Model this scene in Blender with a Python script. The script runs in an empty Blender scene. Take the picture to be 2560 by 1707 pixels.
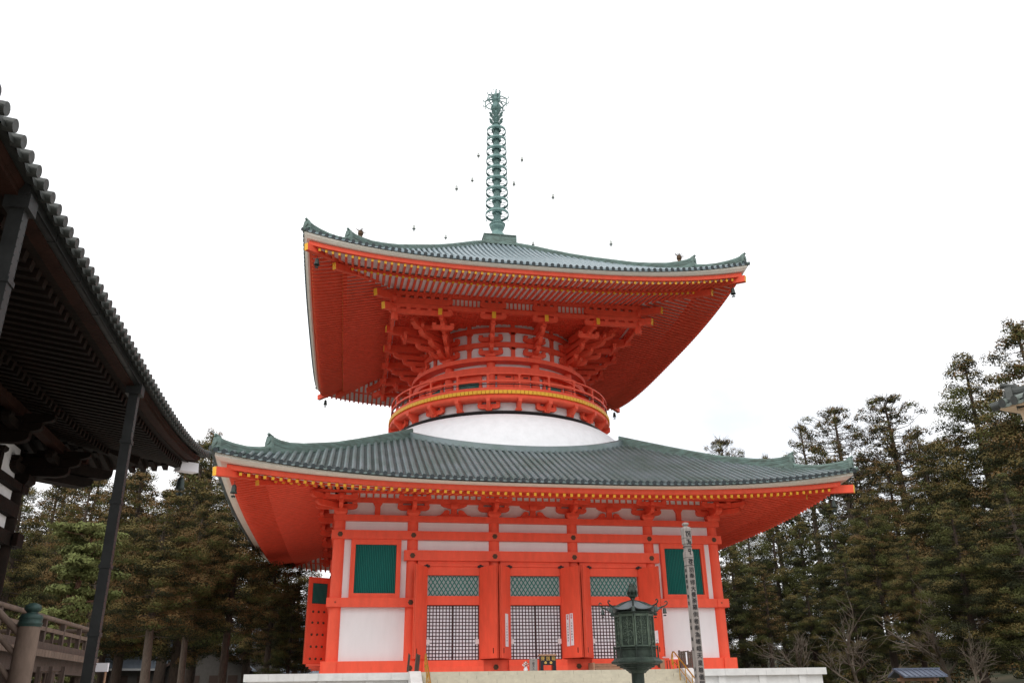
import bpy, math, random
from mathutils import Vector, Matrix
from math import sin, cos, pi, radians, sqrt, atan2, hypot

random.seed(7)
SC = bpy.context.scene
COL = SC.collection

# ------------------------------------------------------------ camera
CAMP = (-10.99991, -63.40185, -0.11269)
YAW, PIT, ROL, FPX = 0.1892344, 0.3963295, -0.0171571, 2106.479
fw = Vector((sin(YAW)*cos(PIT), cos(YAW)*cos(PIT), sin(PIT)))
rt = Vector((cos(YAW), -sin(YAW), 0)); up = rt.cross(fw)
r2 = cos(ROL)*rt + sin(ROL)*up; u2 = -sin(ROL)*rt + cos(ROL)*up
cd = bpy.data.cameras.new('camera'); cam = bpy.data.objects.new('camera', cd); COL.objects.link(cam)
cam.matrix_world = Matrix(((r2.x, u2.x, -fw.x, CAMP[0]), (r2.y, u2.y, -fw.y, CAMP[1]), (r2.z, u2.z, -fw.z, CAMP[2]), (0, 0, 0, 1)))
cd.sensor_width = 36; cd.lens = FPX/2560*36; cd.clip_start = .1; cd.clip_end = 2000
SC.camera = cam
SC.render.resolution_x = 1024; SC.render.resolution_y = 682

# ------------------------------------------------------------ sky, sun, exposure
SUN_EL, SUN_AZ = 48, 215          # degrees, azimuth clockwise from +y (the camera looks towards +y)
W_ = bpy.data.worlds.new("World"); SC.world = W_; W_.use_nodes = True
nt = W_.node_tree; N = nt.nodes; L = nt.links; N.clear()
sky = N.new('ShaderNodeTexSky'); sky.sky_type = 'NISHITA'; sky.sun_disc = False
sky.sun_elevation = radians(SUN_EL); sky.sun_rotation = radians(SUN_AZ)
bg = N.new('ShaderNodeBackground'); out = N.new('ShaderNodeOutputWorld')
tc = N.new('ShaderNodeTexCoord')
mp = N.new('ShaderNodeMapping'); mp.inputs['Scale'].default_value = (1, 1, 1.8)
nz = N.new('ShaderNodeTexNoise'); nz.inputs['Scale'].default_value = 3.0; nz.inputs['Detail'].default_value = 5; nz.inputs['Roughness'].default_value = .5
mx = N.new('ShaderNodeMix'); mx.data_type = 'RGBA'
cl = N.new('ShaderNodeRGB'); cl.outputs[0].default_value = (13.2, 13.3, 13.5, 1)
# overcast everywhere, thinning to pale blue low in the north-east
dt = N.new('ShaderNodeVectorMath'); dt.operation = 'DOT_PRODUCT'; dt.inputs[1].default_value = tuple(Vector((.46, .82, .27)).normalized())
mr = N.new('ShaderNodeMapRange'); mr.interpolation_type = 'SMOOTHSTEP'
mr.inputs['From Min'].default_value = .95; mr.inputs['From Max'].default_value = 1.0; mr.inputs['To Min'].default_value = 0; mr.inputs['To Max'].default_value = 1
cr = N.new('ShaderNodeMapRange'); cr.inputs['From Min'].default_value = .36; cr.inputs['From Max'].default_value = .62; cr.inputs['To Min'].default_value = .38; cr.inputs['To Max'].default_value = 0
mu = N.new('ShaderNodeMath'); mu.operation = 'MULTIPLY'; om = N.new('ShaderNodeMath'); om.operation = 'SUBTRACT'; om.inputs[0].default_value = 1
L.new(tc.outputs['Generated'], dt.inputs[0]); L.new(dt.outputs['Value'], mr.inputs['Value'])
L.new(tc.outputs['Generated'], mp.inputs['Vector']); L.new(mp.outputs[0], nz.inputs['Vector']); L.new(nz.outputs['Fac'], cr.inputs['Value'])
L.new(mr.outputs[0], mu.inputs[0]); L.new(cr.outputs[0], mu.inputs[1]); L.new(mu.outputs[0], om.inputs[1]); L.new(om.outputs[0], mx.inputs[0])
L.new(sky.outputs[0], mx.inputs[6]); L.new(cl.outputs[0], mx.inputs[7])
L.new(mx.outputs[2], bg.inputs[0]); bg.inputs[1].default_value = .1
L.new(bg.outputs[0], out.inputs[0])
sd = bpy.data.lights.new('sun', 'SUN'); sd.energy = 1.1; sd.angle = radians(25); sd.color = (1, .96, .9)
so = bpy.data.objects.new('sun', sd); COL.objects.link(so)
_d = Vector((sin(radians(SUN_AZ))*cos(radians(SUN_EL)), cos(radians(SUN_AZ))*cos(radians(SUN_EL)), sin(radians(SUN_EL))))
so.rotation_euler = _d.to_track_quat('Z', 'Y').to_euler()
SC.view_settings.view_transform = 'Standard'; SC.view_settings.look = 'None'
SC.view_settings.exposure = .08; SC.view_settings.gamma = 1

# ------------------------------------------------------------ materials
def mat(name, col, rough=.7, metal=0, var=0., scale=3., col2=None, bump=0., bscale=20., spec=.4, stretch=None, emit=None):
    m = bpy.data.materials.new(name); m.use_nodes = True
    t = m.node_tree; b = t.nodes['Principled BSDF']
    b.inputs['Base Color'].default_value = (*col, 1); b.inputs['Roughness'].default_value = rough
    b.inputs['Metallic'].default_value = metal; b.inputs['Specular IOR Level'].default_value = spec
    if var or bump:
        c = t.nodes.new('ShaderNodeTexCoord'); mpn = t.nodes.new('ShaderNodeMapping')
        t.links.new(c.outputs['Object'], mpn.inputs[0])
        if stretch: mpn.inputs['Scale'].default_value = stretch
    if var:
        n = t.nodes.new('ShaderNodeTexNoise'); n.inputs['Scale'].default_value = scale; n.inputs['Detail'].default_value = 6; n.inputs['Roughness'].default_value = .62
        r = t.nodes.new('ShaderNodeValToRGB'); r.color_ramp.elements[0].position = .32; r.color_ramp.elements[1].position = .68
        c2 = col2 if col2 else tuple(v*(1-var) for v in col)
        r.color_ramp.elements[0].color = (*c2, 1); r.color_ramp.elements[1].color = (*col, 1)
        t.links.new(mpn.outputs[0], n.inputs['Vector']); t.links.new(n.outputs['Fac'], r.inputs[0]); t.links.new(r.outputs[0], b.inputs['Base Color'])
    if bump:
        n2 = t.nodes.new('ShaderNodeTexNoise'); n2.inputs['Scale'].default_value = bscale; n2.inputs['Detail'].default_value = 5
        bp = t.nodes.new('ShaderNodeBump'); bp.inputs['Strength'].default_value = bump; bp.inputs['Distance'].default_value = .03
        t.links.new(mpn.outputs[0], n2.inputs['Vector']); t.links.new(n2.outputs['Fac'], bp.inputs['Height']); t.links.new(bp.outputs[0], b.inputs['Normal'])
    if emit: b.inputs['Emission Color'].default_value = (*emit, 1); b.inputs['Emission Strength'].default_value = 1
    return m

RED = mat('vermilion', (.93, .118, .060), .55, var=.16, scale=1.6, bump=.12, bscale=10, stretch=(1.5, 1.5, .5), spec=.25)
YEL = mat('yellow_paint', (.88, .47, .03), .5)
PLA = mat('white_plaster', (.82, .81, .82), .85, var=.07, scale=1.2, stretch=(1.5, 1.5, .4), bump=.08, bscale=9)
DOM = mat('dome_plaster', (.86, .87, .90), .85, var=.09, scale=2.2, bump=.15, bscale=6)
BRD = mat('pale_board', (.88, .80, .76), .8, var=.08, scale=2)
STR = mat('pale_eave_board', (.84, .79, .70), .8, var=.12, scale=2)
GRN = mat('green_lattice_paint', (.012, .17, .145), .5)
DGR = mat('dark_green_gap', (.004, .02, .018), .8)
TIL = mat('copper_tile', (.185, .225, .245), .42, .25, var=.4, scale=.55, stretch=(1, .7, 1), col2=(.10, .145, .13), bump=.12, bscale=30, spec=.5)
TLU = mat('copper_tile_sky_sheen', (.28, .335, .36), .36, .3, var=.3, scale=.9, col2=(.17, .235, .26), bump=.12, bscale=30, spec=.5)  # upper roof copper, its sky reflection painted in as a lighter colour
VER = mat('verdigris', (.17, .255, .23), .55, .2, var=.5, scale=1.6, col2=(.080, .105, .09), stretch=(1, 1, 4), bump=.2, bscale=12)
CAPD = mat('tile_end_dark', (.035, .045, .05), .5, .2)
SPI = mat('spire_bronze', (.20, .32, .30), .55, .15, var=.5, scale=2.2, col2=(.10, .19, .185), bump=.2, bscale=15)
NAIL = mat('nail_cover_bronze', (.10, .06, .035), .5, .6)
BLK = mat('black_iron', (.02, .015, .015), .5, .4)
SHO = mat('shoji_paper', (.86, .86, .92), .9)
LAT = mat('lattice_wood', (.045, .014, .016), .6)
GPN = mat('glass_grey', (.42, .47, .46), .4)
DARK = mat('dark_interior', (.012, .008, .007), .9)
GRA = mat('granite', (.70, .70, .69), .8, var=.16, scale=2.2, bump=.15, bscale=40)
STE = mat('granite_step', (.58, .54, .43), .85, var=.2, scale=2.5, bump=.2, bscale=30)
JNT = mat('stone_joint', (.16, .14, .11), .9)
GLD = mat('brass_rail', (.50, .27, .03), .35, .6)
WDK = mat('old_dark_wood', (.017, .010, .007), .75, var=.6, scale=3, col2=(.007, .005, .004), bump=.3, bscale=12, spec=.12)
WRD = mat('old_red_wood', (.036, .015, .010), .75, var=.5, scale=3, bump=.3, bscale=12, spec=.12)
WGR = mat('grey_wood', (.12, .082, .066), .8, var=.5, scale=4, stretch=(6, 6, .6), bump=.4, bscale=14)
WRA = mat('weathered_rail_wood', (.20, .14, .108), .8, var=.4, scale=4, stretch=(1, 1, .5), bump=.3, bscale=14)
WPL = mat('stupa_wood', (.33, .295, .275), .85, var=.3, scale=5, stretch=(5, 5, .4), bump=.4, bscale=14)
GUT = mat('gutter_copper', (.036, .038, .038), .5, .4, var=.4, scale=2.5, bump=.1)
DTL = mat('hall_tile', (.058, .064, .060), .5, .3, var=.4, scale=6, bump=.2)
BRZ = mat('lantern_bronze', (.046, .068, .052), .55, .4, var=.6, scale=3.5, col2=(.014, .021, .017), bump=.5, bscale=18, stretch=(1, 1, .6))
BRR = mat('lantern_roof_bronze', (.115, .13, .14), .5, .5, var=.3, scale=4, bump=.2)
INK = mat('ink', (.03, .028, .03), .8)
INR = mat('red_ink', (.5, .03, .05), .8)
PAP = mat('notice_paper', (.80, .78, .82), .9)
LAQ = mat('black_lacquer', (.015, .014, .02), .25)
GOL = mat('gold_leaf', (.60, .38, .10), .4, .5)
TAN = mat('tan_wood', (.42, .24, .15), .7, var=.25, scale=4)
BCH = mat('beech_eave', (.60, .47, .33), .7, var=.15)

# ------------------------------------------------------------ mesh builder
class MB:
    def __init__(s): s.v = []; s.f = []; s.m = []; s.sm = []
    def add(s, vs, fs, mi=0, smooth=False):
        o = len(s.v); s.v += [tuple(p) for p in vs]
        for f in fs: s.f.append(tuple(o+i for i in f)); s.m.append(mi); s.sm.append(smooth)
    def box(s, c, d, mi=0, rz=0):
        x, y, z = d[0]/2, d[1]/2, d[2]/2; ca, sa = cos(rz), sin(rz)
        vs = [(c[0]+a*x*ca-b*y*sa, c[1]+a*x*sa+b*y*ca, c[2]+e*z) for e in (-1, 1) for a, b in ((-1, -1), (1, -1), (1, 1), (-1, 1))]
        s.add(vs, [(3, 2, 1, 0), (4, 5, 6, 7), (0, 1, 5, 4), (1, 2, 6, 5), (2, 3, 7, 6), (3, 0, 4, 7)], mi)
        return s
    def bx(s, x0, x1, y0, y1, z0, z1, mi=0):
        return s.box(((x0+x1)/2, (y0+y1)/2, (z0+z1)/2), (abs(x1-x0), abs(y1-y0), abs(z1-z0)), mi)
    def beam(s, a, b, w, h, mi=0, mend=None, w2=None, h2=None):
        a = Vector(a); b = Vector(b); d = (b-a).normalized()
        sd_ = Vector((-d.y, d.x, 0))
        if sd_.length < 1e-4: sd_ = Vector((1, 0, 0))
        sd_.normalize(); u = d.cross(sd_)*-1
        if u.z < 0: u = -u
        w2 = w2 or w; h2 = h2 or h
        vs = [a+sd_*(e*w/2)+u*(g*h/2) for e, g in ((-1, -1), (1, -1), (1, 1), (-1, 1))]+[b+sd_*(e*w2/2)+u*(g*h2/2) for e, g in ((-1, -1), (1, -1), (1, 1), (-1, 1))]
        s.add(vs, [(0, 1, 5, 4), (1, 2, 6, 5), (2, 3, 7, 6), (3, 0, 4, 7)], mi)
        s.add(vs, [(3, 2, 1, 0)], mi); s.add(vs, [(4, 5, 6, 7)], mi if mend is None else mend)
        return s
    def cyl(s, a, b, r0, r1=None, n=12, mi=0, mend=None, caps=True, smooth=True):
        a = Vector(a); b = Vector(b); d = (b-a).normalized(); r1 = r0 if r1 is None else r1
        t = Vector((0, 0, 1)) if abs(d.z) < .9 else Vector((1, 0, 0))
        p = d.cross(t).normalized(); q = d.cross(p)
        vs = [a+(p*cos(2*pi*i/n)+q*sin(2*pi*i/n))*r0 for i in range(n)]+[b+(p*cos(2*pi*i/n)+q*sin(2*pi*i/n))*r1 for i in range(n)]
        s.add(vs, [(i, (i+1) % n, n+(i+1) % n, n+i) for i in range(n)], mi, smooth)
        if caps:
            s.add(vs[:n], [tuple(range(n-1, -1, -1))], mi); s.add(vs[n:], [tuple(range(n))], mi if mend is None else mend)
        return s
    def tube(s, pts, r, n=6, mi=0, rs=None):
        for i in range(len(pts)-1):
            s.cyl(pts[i], pts[i+1], rs[i] if rs else r, rs[i+1] if rs else r, n, mi)
        return s
    def lathe(s, prof, c=(0, 0, 0), n=48, mi=0, smooth=True, a0=0, a1=2*pi, closed=False):
        full = abs(a1-a0-2*pi) < 1e-6; k = n if full else n+1; m = len(prof)
        vs = [(c[0]+r*sin(a0+(a1-a0)*i/n), c[1]-r*cos(a0+(a1-a0)*i/n), c[2]+z) for i in range(k) for r, z in prof]
        fs = []
        for i in range(n):
            j = (i+1) % k
            for q in range(m if closed else m-1):
                w = (q+1) % m
                fs.append((i*m+q, j*m+q, j*m+w, i*m+w))
        s.add(vs, fs, mi, smooth)
        return s
    def prism(s, poly, o, u, v, n_, th, mi=0):
        # poly in the (u, v) plane at o, extruded th along n_ (centred)
        o = Vector(o); u = Vector(u); v = Vector(v); n_ = Vector(n_).normalized(); k = len(poly)
        A = [o+u*a+v*b-n_*th/2 for a, b in poly]; B = [o+u*a+v*b+n_*th/2 for a, b in poly]
        s.add(A+B, [tuple(range(k-1, -1, -1)), tuple(range(k, 2*k))]+[(i, (i+1) % k, k+(i+1) % k, k+i) for i in range(k)], mi)
        return s
    def grid(s, fn, us, vs_, mi=0, smooth=True):
        nu, nv = len(us), len(vs_)
        P = [fn(a, b) for a in us for b in vs_]
        s.add(P, [(i*nv+j, (i+1)*nv+j, (i+1)*nv+j+1, i*nv+j+1) for i in range(nu-1) for j in range(nv-1)], mi, smooth)
        return s
    def sphere(s, c, r, n=10, m=7, mi=0, sc=(1, 1, 1)):
        prof = [(sin(pi*i/m), -cos(pi*i/m)) for i in range(m+1)]
        vs = [(c[0]+r*sc[0]*a*cos(2*pi*j/n), c[1]+r*sc[1]*a*sin(2*pi*j/n), c[2]+r*sc[2]*b) for a, b in prof for j in range(n)]
        s.add(vs, [(i*n+j, i*n+(j+1) % n, (i+1)*n+(j+1) % n, (i+1)*n+j) for i in range(m) for j in range(n)], mi, True)
        return s
    def mesh(s, name, mats, o):
        me = bpy.data.meshes.new(name)
        me.from_pydata([(p[0]-o[0], p[1]-o[1], p[2]-o[2]) for p in s.v], [], s.f)
        for m_ in (mats if isinstance(mats, (list, tuple)) else [mats]): me.materials.append(m_)
        me.polygons.foreach_set('material_index', s.m); me.polygons.foreach_set('use_smooth', s.sm)
        me.update(); return me
WO = {}      # world origins of the objects built
def build(mb, name, mats, parent=None, origin=None, label=None):
    if origin is None:
        xs, ys, zs = zip(*mb.v); origin = ((min(xs)+max(xs))/2, (min(ys)+max(ys))/2, min(zs))
    o = bpy.data.objects.new(name, mb.mesh(name, mats, origin)); COL.objects.link(o)
    WO[o] = Vector(origin)
    if parent is not None:
        o.parent = parent; o.location = Vector(origin)-WO[parent]
    else: o.location = origin
    if label: o['label'] = label
    return o
def empty(name, loc, parent=None):
    o = bpy.data.objects.new(name, None); COL.objects.link(o); o.empty_display_size = .3; WO[o] = Vector(loc)
    if parent is not None: o.parent = parent; o.location = Vector(loc)-WO[parent]
    else: o.location = loc
    return o
def tag(o, label, cat, group=None):
    o['label'] = label; o['category'] = cat
    if group: o['group'] = group
    return o
KIDS = {}
def copy_tree(o, parent=None):
    c = o.copy(); COL.objects.link(c); c.parent = parent; WO[c] = WO[o].copy()
    for ch in list(o.children): copy_tree(ch, c)
    return c
def rotcopy(o, k, mirror=False):
    """copy a part about the tower's vertical axis by k quarter turns"""
    c = copy_tree(o, o.parent); a = k*pi/2
    w = WO[o]; n_ = Vector((w.x*cos(a)-w.y*sin(a), w.x*sin(a)+w.y*cos(a), w.z)); WO[c] = n_
    c.location = n_-WO[o.parent]; c.rotation_euler = (0, 0, o.rotation_euler.z+a)
    return c
def rotang(o, a):
    c = copy_tree(o, o.parent); w = WO[o]; n_ = Vector((w.x*cos(a)-w.y*sin(a), w.x*sin(a)+w.y*cos(a), w.z)); WO[c] = n_
    c.location = n_-WO[o.parent]; c.rotation_euler = (0, 0, o.rotation_euler.z+a)
    return c
def four(o): return [o]+[rotcopy(o, k) for k in (1, 2, 3)]
def struct(name, mb, mats):
    o = build(mb, name, mats, origin=(0, 0, 0)); o['kind'] = 'structure'; return o
def text(body, size, loc, rot, m, parent, name='lettering', depth=.004, vertical=False, spacing=1.0):
    cu = bpy.data.curves.new(name, 'FONT'); cu.body = '\n'.join(body) if vertical else body
    cu.size = size; cu.align_x = 'CENTER'; cu.align_y = 'TOP' if vertical else 'CENTER'; cu.extrude = depth; cu.space_line = spacing
    t = bpy.data.objects.new(name, cu); COL.objects.link(t)
    dg = bpy.context.evaluated_depsgraph_get(); me = bpy.data.meshes.new_from_object(t.evaluated_get(dg))
    bpy.data.objects.remove(t); me.materials.clear(); me.materials.append(m)
    o = bpy.data.objects.new(name, me); COL.objects.link(o); WO[o] = Vector(loc)
    o.parent = parent; o.rotation_euler = rot
    o.location = Vector(loc)-WO[parent] if parent is not None else loc
    return o
GZ = -1.75
# ============================================================ the pagoda
PZ = 1.05
pagoda = empty('pagoda', (0, 0, PZ))
tag(pagoda, 'huge vermilion two-tiered pagoda with white dome, green copper roofs and tall bronze spire', 'pagoda')
CX = [-11.75, -7.42, -2.468, 2.468, 7.42, 11.75]
BW = .72
# ---- ground storey: one face is built, then turned about the axis
c = MB(); c.cyl((-11.75, -11.75, 1.55), (-11.75, -11.75, 9.7), .36, .34, 20)
col0 = build(c, 'column', RED, pagoda)
for k in range(4):
    for i, x in enumerate(CX[:5]):
        if k == 0 and i == 0: continue
        a = k*pi/2; X, Y_ = x, -11.75
        q = copy_tree(col0, pagoda); q.location = Vector((X*cos(a)-Y_*sin(a), X*sin(a)+Y_*cos(a), 1.55))-WO[pagoda]
def beamf(name, x0, x1, z0, z1, y0=-12.2, y1=-11.5):
    # front beam with slightly eased lower edge
    m = MB(); m.bx(x0, x1, y0, y1, z0, z1); return build(m, name, RED, pagoda)
for nm, x0, x1, z0, z1, y0 in (('base_beam', -12.36, 12.36, PZ+.01, 1.75, -12.24), ('upper_tie_beam', -12.21, 12.21, 8.53, 9.03, -12.2), ('wall_plate', -12.12, 12.12, 9.6, 9.95, -12.16)):
    for k in range(4):
        s_ = 1 if k % 2 == 0 else .9988
        m = MB(); m.bx(x0*s_ if k % 2 == 0 else -11.49, x1 if k % 2 == 0 else 11.49, y0, -11.5, z0, z1)
        if k % 2:      # side beams stop against the front ones, their heads show beyond
            m.bx(-abs(x0), y0-.003, y0, -11.5, z0+.003, z1-.003); m.bx(-y0+.003, abs(x0), y0, -11.5, z0+.003, z1-.003)
        b = build(m, nm, RED, pagoda, origin=(0, -11.85, z0))
        if k:
            a = k*pi/2; w = Vector((0*cos(a)+11.85*sin(a), -11.85*cos(a), z0)); b.location = w-WO[pagoda]; b.rotation_euler = (0, 0, a); WO[b] = w
four(beamf('lintel_beam', -7.92, 7.92, 7.3, 7.89, -12.26))
for s_ in (-1, 1):
    x0, x1 = sorted((s_*12.26, s_*7.15)); m = MB(); m.bx(x0, x1, -12.21, -11.5, 4.67, 5.17)
    b = build(m, 'waist_beam', RED, pagoda); rotcopy(b, 2)
    x0, x1 = sorted((s_*11.49, s_*7.15)); m = MB(); m.bx(x0, x1, -12.21, -11.5, 4.67, 5.17); m.bx(*sorted((s_*12.214, s_*12.26)), -12.21, -11.5, 4.673, 5.167)
    b = build(m, 'waist_beam', RED, pagoda); rotcopy(b, 1); rotcopy(b, 3); bpy.data.objects.remove(b)
# hexagonal nail covers
m = MB(); m.cyl((0, -12.2, 0), (0, -12.235, 0), .165, .155, 6, smooth=False); m.cyl((0, -12.235, 0), (0, -12.26, 0), .09, .06, 8)
for j in range(6): m.cyl((.1*cos(j*pi/3), -12.23, .1*sin(j*pi/3)), (.1*cos(j*pi/3), -12.247, .1*sin(j*pi/3)), .028, .02, 6)
nail = build(m, 'nail_cover', NAIL, pagoda, origin=(0, -12.2, 0))
def put_nail(x, z, y=-12.2):
    for k in (0, 1, 3):
        a = k*pi/2; q = copy_tree(nail, pagoda); q.location = Vector((x*cos(a)-y*sin(a), x*sin(a)+y*cos(a), z))-WO[pagoda]; q.rotation_euler = (0, 0, a)
for x in CX:
    put_nail(x*.996, 8.78); put_nail(x*.998, 1.36, -12.24)
    if abs(x) < 8: put_nail(x, 7.58, -12.26)
for x in (-11.75, -7.45, 7.45, 11.75): put_nail(x, 4.92)
bpy.data.objects.remove(nail)
# white plaster panels
for x0, x1, z0, z1 in ([(CX[i]+.3, CX[i+1]-.3, 9.03, 9.6) for i in range(5)]+[(CX[i]+.3, CX[i+1]-.3, 7.89, 8.53) for i in (1, 2, 3)]
                       + [(-11.45, -7.7, 1.75, 4.67), (7.7, 11.45, 1.75, 4.67), (-11.45, -7.7, 5.17, 8.53), (7.7, 11.45, 5.17, 8.53)]):
    m = MB(); m.bx(x0, x1, -11.86, -11.7, z0+.002, z1-.002); four(build(m, 'wall_panel', PLA, pagoda))
m = MB(); m.bx(-11.4, 11.4, -11.8, -11.75, 9.95, 11.6); four(build(m, 'bracket_wall', PLA, pagoda))
# barred green windows
for s_ in (-1, 1):
    cx = s_*9.56; m = MB()
    fx0, fx1, fz0, fz1 = cx-1.47, cx+1.47, 5.17, 8.53
    ox0, ox1, oz0, oz1 = cx-1.2, cx+1.2, 5.43, 8.22
    m.bx(fx0, ox0, -12.08, -11.8, fz0, fz1); m.bx(ox1, fx1, -12.08, -11.8, fz0, fz1); m.bx(ox0, ox1, -12.08, -11.8, fz0, oz0); m.bx(ox0, ox1, -12.08, -11.8, oz1, fz1)
    for a, b_, z0, z1 in ((fx0+.02, fx0+.1, fz0+.02, fz1-.02), (fx1-.1, fx1-.02, fz0+.02, fz1-.02)): m.bx(a, b_, -12.11, -12.083, z0, z1)
    wd = build(m, 'window', RED, pagoda)
    m = MB(); n_ = 23
    for i in range(n_):
        xx = ox0+(i+.5)*2.4/n_; m.box((xx, -11.93, (oz0+oz1)/2), (.062, .062, oz1-oz0), 0, pi/4)
    build(m, 'window_bars', GRN, wd)
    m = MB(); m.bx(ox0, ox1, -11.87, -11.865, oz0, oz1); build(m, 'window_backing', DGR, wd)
    four(wd)
# doors: three per face
def leaf(hx, sgn, parent, notice=0):
    # leaf swung 120 degrees outward about its hinge
    Lw = 1.55; a = radians(30); hy = -12.16
    ux = Vector((-sgn*-1*sin(a)*-1, 0, 0))
    d = Vector((sgn*sin(a), -cos(a), 0)); nrm = Vector((cos(a), sgn*sin(a), 0))
    m = MB(); p0 = Vector((hx, hy, 0)); zc = (1.8+6.93)/2; hh = 6.93-1.8
    ang = atan2(d.y, d.x); cc = p0+d*Lw/2
    m.box((cc.x, cc.y, zc), (Lw, .11, hh), 0, ang)
    for z in (1.95, 4.0, 6.78):     # battens
        m.box((cc.x+nrm.x*.0, cc.y, z), (Lw-.02, .13, .16), 0, ang)
    e_ = p0+d*(Lw-.05); m.box((e_.x, e_.y, zc), (.1, .14, hh+.004), 0, ang)
    lf = build(m, 'door_leaf', RED, parent, origin=(hx, hy, 1.8))
    m = MB()                        # rows of domed nails on the outward side
    for z in (2.1, 2.8, 3.5, 4.2, 4.85):
        for t in (.4, .78, 1.16):
            for s2 in (-1, 1):
                q = p0+d*t; 
                if s2*sgn > 0: m.sphere((q.x+nrm.x*.06*s2, q.y+nrm.y*.06*s2, z), .075, 8, 5)
    build(m, 'door_studs', NAIL, lf)
    m = MB()
    for i in range(12):
        q = p0+d*(.32+.083*i); m.box((q.x+nrm.x*.058*sgn, q.y+nrm.y*.058*sgn, 5.95), (.045, .03, 1.2), 0, ang)
    q = p0+d*.78; m.box((q.x+nrm.x*.0555*sgn, q.y+nrm.y*.0555*sgn, 5.95), (1.02, .004, 1.24), 1, ang); build(m, 'leaf_window', [GRN, DGR], lf)
    m = MB(); q = p0+d*(Lw-.3)
    m.box((q.x-nrm.x*.06*sgn, q.y-nrm.y*.06*sgn, 2.2), (.05, .03, .28), 0, ang); build(m, 'door_latch', BLK, lf)
    return lf, p0, d, nrm, ang
LEAVES = {}
def door(cx, idx, face):
    m = MB(); x0, x1 = cx-2.14, cx+2.14     # frame: jambs, head, threshold, rail between transom and screens
    sx0, sx1 = cx-1.54, cx+1.54
    m.bx(x0, sx0, -12.1, -11.6, 1.75, 7.3); m.bx(sx1, x1, -12.1, -11.6, 1.75, 7.3)
    m.bx(sx0, sx1, -12.1, -11.6, 6.48, 7.3); m.bx(sx0, sx1, -12.06, -11.6, 4.79, 5.3)
    m.bx(x0+.1, x1-.1, -12.2, -12.103, 6.98, 7.12)
    m.bx(sx0-.2, sx1+.2, -12.55, -12.245, 1.06, 1.42); m.bx(sx0-.2, sx1+.2, -12.4, -12.245, 1.423, 1.72)
    dr = build(m, 'door', RED, pagoda, origin=(cx, -11.9, 1.1))
    for s2 in (-1, 1):
        m = MB(); m.box((cx+s2*1.6, -12.16, 6.98), (.34, .18, .1)); m.cyl((cx+s2*1.6, -12.2, 6.9), (cx+s2*1.6, -12.2, 7.08), .08, .08, 8)
        build(m, 'door_hinge', BLK, dr)
        r_ = leaf(cx+s2*1.6, s2, dr)
        if face == 0: LEAVES[(idx, s2)] = r_
    # transom: diagonal green lattice before a grey pane
    m = MB(); tx0, tx1, tz0, tz1 = sx0+.06, sx1-.06, 5.3, 6.46
    W2, H2 = tx1-tx0, tz1-tz0; sl = 1.55; st = .255
    def clip(x, sgn):
        # line z = tz0 + sgn*(X-x)*sl clipped to the panel
        pts = []
        for zz in (tz0, tz1):
            X = x+sgn*(zz-tz0)/sl
            pts.append((X, zz))
        (xa, za), (xb, zb) = pts
        if xa > xb: xa, za, xb, zb = xb, zb, xa, za
        if xb <= tx0 or xa >= tx1: return None
        if xa < tx0: za += (zb-za)*(tx0-xa)/(xb-xa); xa = tx0
        if xb > tx1: zb = za+(zb-za)*(tx1-xa)/(xb-xa); xb = tx1
        return xa, za, xb, zb
    i = -10
    while tx0-1+i*st < tx1+1.2:
        for sgn, yy in ((1, -11.9), (-1, -11.925)):
            q = clip(tx0-1+i*st, sgn)
            if q and hypot(q[2]-q[0], q[3]-q[1]) > .08:
                xa, za, xb, zb = q; dx, dz = xb-xa, zb-za; l_ = hypot(dx, dz); w = .026
                m.prism([(-l_/2, -w), (l_/2, -w), (l_/2, w), (-l_/2, w)], ((xa+xb)/2, yy, (za+zb)/2), (dx/l_, 0, dz/l_), (-dz/l_, 0, dx/l_), (0, 1, 0), .024)
        i += 1
    tr = build(m, 'transom_lattice', GRN, dr)
    m = MB(); m.bx(tx0-.06, tx1+.06, -11.86, -11.85, tz0, tz1+.02); build(m, 'transom_pane', GPN, dr)
    # two sliding screens of paper and dark lattice
    for j in (0, 1):
        a, b_ = (sx0, cx) if j == 0 else (cx, sx1)
        yy = -11.8-.03*j
        if idx == 2 and face == 0 and j == 1: a, b_ = sx0+.13, cx+.13; yy = -11.72
        m = MB(); z0, z1 = 1.75, 4.79; w = .027
        m.bx(a, a+.05, yy-.04, yy, z0, z1); m.bx(b_-.05, b_, yy-.04, yy, z0, z1); m.bx(a+.05, b_-.05, yy-.04, yy, z0, z0+.05); m.bx(a+.05, b_-.05, yy-.04, yy, z1-.05, z1)
        nx, nz_ = 8, 16
        for i in range(1, nx): xx = a+(b_-a)*i/nx; m.bx(xx-w, xx+w, yy-.018, yy-.003, z0+.05, z1-.05)
        for i in range(1, nz_): zz = z0+(z1-z0)*i/nz_; m.bx(a+.05, b_-.05, yy-.022, yy-.006, zz-w*.9, zz+w*.9)
        sc = build(m, 'sliding_screen', LAT, dr)
        m = MB(); m.bx(a+.02, b_-.02, yy+.002, yy+.012, z0+.02, z1-.02); build(m, 'screen_paper', SHO, sc)
        if not (idx == 2 and j == 1):
            xx = a+.1 if j == 0 else b_-.1
            m = MB(); m.bx(xx-.11, xx+.11, yy-.06, yy-.041, 2.62, 2.9); build(m, 'screen_pull', PLA, sc)
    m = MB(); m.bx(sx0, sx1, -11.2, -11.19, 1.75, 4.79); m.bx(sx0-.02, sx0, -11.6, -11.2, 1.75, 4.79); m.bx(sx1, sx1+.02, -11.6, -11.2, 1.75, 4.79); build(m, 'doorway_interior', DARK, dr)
    return dr
DOORS = [door(cx, i, 0) for i, cx in enumerate((-4.945, 0, 4.945))]
for i in (0, 0, 0, 1, 1, 1, 2, 2, 2): pass
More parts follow.
